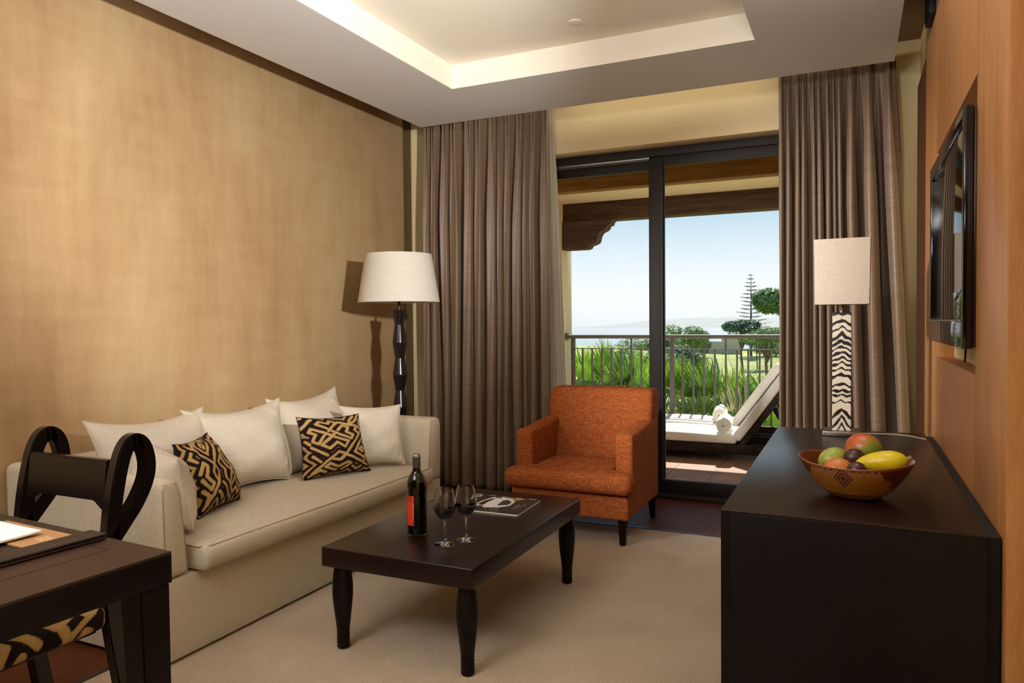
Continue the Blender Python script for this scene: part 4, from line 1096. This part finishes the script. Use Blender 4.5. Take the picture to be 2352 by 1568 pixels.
b = B(); bx(b, -16.5, -13.3, 84.0, 84.6, -4.6, -1.15); bx(b, -13.3, -11.2, 84.0, 84.6, -4.6, -.55); tag(link('garden_wall', b, M['bwall']), 'low beige garden wall far beyond the lawn', 'wall')

def crown(bm, c, r, n, size, rng, flat=1.0, droop=0.0):
    """foliage: many small leaf sprays scattered through a lumpy volume"""
    lobes = []
    for _ in range(9):
        a = rng.uniform(0, 2 * PI); e = rng.uniform(-.5, 1); q = rng.uniform(.35, .72)
        lobes.append(Vector((math.cos(a) * q * r[0], math.sin(a) * q * r[1], e * q * r[2] * .8)))
    for _ in range(n):
        l = rng.choice(lobes); d = Vector((rng.gauss(0, 1), rng.gauss(0, 1), rng.gauss(0, 1))).normalized()
        k = rng.uniform(.6, 1.0) ** .5 * .48
        p = Vector(c) + l + Vector((d.x * r[0] * k, d.y * r[1] * k, d.z * r[2] * k * flat))
        up = (d + Vector((0, 0, .5)) + Vector((rng.uniform(-.6, .6), rng.uniform(-.6, .6), rng.uniform(-.6, .6)))).normalized()
        s = size * rng.uniform(.6, 1.3); t = up.orthogonal().normalized(); t.rotate(Matrix.Rotation(rng.uniform(0, 6.28), 3, up)); w = up.cross(t)
        for ang in (0, 2.1, 4.2):
            dr = (t * math.cos(ang) + w * math.sin(ang)); sd = dr.cross(up)
            v = [bm.verts.new(p), bm.verts.new(p + dr * s * .55 + sd * s * .22 + up * s * .12), bm.verts.new(p + dr * s + up * s * (.05 - droop)), bm.verts.new(p + dr * s * .55 - sd * s * .22 + up * s * .12)]
            bm.faces.new(v)
def tree(name, x, y, z, r, n, size, mat, label, cat, trunk=.1, seed=1, group=None, branches=True):
    rng = random.Random(seed); g = GZ - .3
    t = thing(name, (x, y, g), label, cat, group)
    b = B(); crown(b, (0, 0, z - g), r, n, size, rng); link('foliage', b, M[mat], t, smooth=False)
    if trunk:
        b = B(); top = z - g - r[2] * .2
        tube(b, spline([(0, 0, 0), (trunk * .7, 0, top * .35), (-trunk * .5, trunk, top * .7), (0, 0, top)], 5), [trunk * (1 - .6 * i / 15) for i in range(16)], 8)
        if branches:
            for k in range(6):
                a = k * 1.05 + rng.uniform(-.3, .3); tube(b, [(0, 0, top * .72 + k * .02), (math.cos(a) * r[0] * .35, math.sin(a) * r[1] * .35, top + .05 * k), (math.cos(a) * r[0] * .65, math.sin(a) * r[1] * .65, top + r[2] * .3)], [trunk * .4, trunk * .28, trunk * .12], 6)
        link('trunk', b, M['bark'], t)
    return t
tree('umbrella_pine', -4.45, 58, 2.35, (2.3, 2.2, 1.9), 4200, .24, 'pine', 'rounded green umbrella pine cut off by the right curtain', 'tree', .16, 11)
tree('evergreen_tree', -6.9, 52, .62, (1.25, 1.1, .72), 1400, .17, 'darkleaf', 'dark low evergreen left of the tall star shaped conifer', 'tree', .12, 12)
tree('broadleaf_tree', -4.25, 42, .30, (1.75, 1.2, .55), 1800, .16, 'bush', 'wide yellow green tree crown just above the handrail on the right', 'tree', .12, 13)
tree('young_tree', -7.5, 66, -.45, (1.5, 1.2, .8), 900, .17, 'darkleaf', 'slim young tree standing on the lawn with bare lower trunk', 'tree', .07, 14)
# tall conifer with whorls of level branches
nf = thing('norfolk_pine', (-9.8, 81, GZ), 'tall thin star shaped conifer against the sky', 'tree')
H = 10.3; rng = random.Random(5)
b = B(); tube(b, [(0, 0, 0), (0, 0, H * .5), (0, 0, H)], [.16, .10, .015], 8); link('trunk', b, M['bark'], nf)
b = B()
for k in range(16):
    f = k / 15; z = H * (.40 + .58 * f); L0 = 1.95 * (1 - f) ** .85 + .18
    for a in range(6 if f < .85 else 4):
        an = a * PI / 3 + k * .5 + rng.uniform(-.2, .2); d = Vector((math.cos(an), math.sin(an), 0)); sd = Vector((-d.y, d.x, 0)); L = L0 * rng.uniform(.55, 1.12)
        tip = d * L + Vector((0, 0, z + .12 * L)); tube(b, [(0, 0, z), d * L * .5 + Vector((0, 0, z - .02)), tip], [.03, .02, .008], 5)
        for q in range(int(5 + L * 7)):
            s = .3 + .7 * q / (5 + L * 7); base = d * L * s + Vector((0, 0, z + .06 * L * s))
            for sg in (-1, 1):
                e = base + sd * sg * .20 * (1.15 - .5 * s) + d * .12 + Vector((0, 0, .07 + rng.uniform(-.03, .05)))
                v = [b.verts.new(base), b.verts.new((base + e) / 2 + d * .045), b.verts.new(e), b.verts.new((base + e) / 2 - d * .045)]; b.faces.new(v)
link('foliage', b, M['darkleaf'], nf, smooth=False)
SH = 'shrubs beyond the railing'
for i, (x, y, z, r, n, m_, lab) in enumerate([
    (-9.3, 36, -1.05, (2.2, 1.4, 1.0), 1500, 'bush', 'green shrub behind the palm nearest the column'),
    (-10.0, 46, -1.1, (2.0, 1.4, 1.2), 1400, 'darkleaf', 'dark green shrub at the left of the door mullion'),
    (-12.6, 62, -.25, (1.8, 1.4, 1.1), 1300, 'bush', 'rounded pale green shrub right of the door mullion above the handrail'),
    (-16.5, 78, -1.5, (3.2, 1.6, 1.6), 1500, 'darkleaf', 'broad dark hedge in front of the sea behind the middle of the railing'),
    (-11.0, 92, -.85, (2.6, 1.6, 1.3), 1300, 'darkleaf', 'dark shrub behind the low beige garden wall'),
    (-21.0, 88, -2.1, (5.0, 2.0, 1.6), 1500, 'bush', 'long green hedge behind the left half of the railing'),
    (-7.2, 80, -1.9, (2.4, 1.6, 1.3), 1100, 'bush', 'small green shrub at the back of the lawn beyond the young tree')]):
    tree('shrub', x, y, z, r, n, .17 if y < 50 else .24, m_, lab, 'shrub', .07, 30 + i, SH, False)

# ------------------------------------------------------------------ fan palms just outside the railing
def fan_leaf(rng, L=.52, nseg=36, droop=.35, spread=2.5):
    """fan blade: narrow folded fingers, joined near the stalk and hanging loose at their tips"""
    b = B(); tube(b, [(0, 0, 0), (.0, .25, .03), (0, .5, .0)], [.012, .009, .006], 6)
    for i in range(nseg):
        a = (i / (nseg - 1) - .5) * spread; d = Vector((math.sin(a), math.cos(a), 0)); s = Vector((d.y, -d.x, 0)); l = L * (.72 + .28 * math.cos(a * .9)) * rng.uniform(.9, 1.08)
        w = l * spread / nseg * .5; pr = []; dr = droop * rng.uniform(.5, 1.7); sw = rng.uniform(-.05, .05)
        for t, k in ((0, .02), (.25, .28), (.45, .50), (.60, .56), (.76, .40), (.90, .22), (1.0, .03)):
            q = max(0, t - .5); bend = -dr * l * q * q * 2.6
            c = Vector((0, .5, 0)) + d * l * (t - .35 * dr * q * q) + s * (sw * q) + Vector((0, 0, .12 * l * math.cos(a) * t * (1 - t) + bend))
            f = w * k * 1.5; pr.append((b.verts.new(c - s * f + Vector((0, 0, f * .55))), b.verts.new(c), b.verts.new(c + s * f + Vector((0, 0, f * .55)))))
        for p, q in zip(pr[:-1], pr[1:]):
            b.faces.new((p[0], p[1], q[1], q[0])); b.faces.new((p[1], p[2], q[2], q[1]))
    return b
rng = random.Random(21); LEAF = []
for k, (L, dr, sp, m_) in enumerate([(.46, .15, 2.3, 'palmbright'), (.44, .5, 2.9, 'palm'), (.44, 1.5, 3.2, 'palmold'), (.46, .35, 2.6, 'palm'), (.44, .9, 3.1, 'palm')]):
    o = link('frond', fan_leaf(rng, L, 36, dr, sp), M[m_], None, angle=60); LEAF.append(o.data); bpy.data.objects.remove(o)
def palm(x, y, z, label, n, seed, sc=1.0, hero=None):
    rng = random.Random(seed); t = thing('fan_palm', (x, y, GZ), label, 'palm', 'fan palms outside the railing')
    z -= .12; h = z - GZ; b = B(); pts = [(0, 0, 0), (.03, .02, h * .5), (0, 0, h)]
    tube(b, spline(pts, 12), [.13 + .012 * (i % 2) for i in range(25)], 12); link('trunk', b, M['bark'], t)
    for i in range(n):
        f = i / n; az = i * 2.399 + rng.uniform(-.3, .3); el = math.radians(72 - 110 * f + rng.uniform(-8, 8))
        if hero and i < len(hero): az, el = hero[i]
        me = LEAF[2] if f > .78 or i % 9 == 8 else (LEAF[0] if f < .22 else LEAF[(1, 3, 4)[i % 3]])
        o = bpy.data.objects.new('frond', me); C.objects.link(o); o.parent = t
        d = Vector((math.cos(az) * math.cos(el), math.sin(az) * math.cos(el), math.sin(el)))
        side = Vector((-math.sin(az), math.cos(az), 0)); nrm = d.cross(side) * -1
        side = d.cross(nrm)
        s = sc * rng.uniform(.85, 1.12)
        o.matrix_local = Matrix.Translation((0, 0, h)) @ Matrix((side, d, nrm)).transposed().to_4x4() @ Matrix.Scale(s, 4)
    return t
palm(-3.22, 9.5, .12, 'fan palm nearest the cream column', 20, 1, 1.0)
palm(-2.62, 9.9, -.05, 'fan palm just left of the dark door mullion', 20, 2, 1.0)
palm(-1.92, 9.2, .02, 'fan palm just right of the mullion with a broad bright upright leaf', 20, 3, 1.0, hero=[(-1.45, 1.15)])
palm(-1.50, 9.9, -.15, 'fan palm behind the folded towels, between two other palms', 20, 4, .95)
palm(-.88, 10.0, -.55, 'fan palm at the right behind the raised sunbed backs', 20, 5, 1.0)

b = B(); bx(b, -1600, 500, 190, 2390, -21.9, 70); o = link('sea_haze', b, M['haze'], smooth=False); tag(o, 'pale haze hanging over the sea before the far hills', 'haze', kind='stuff')
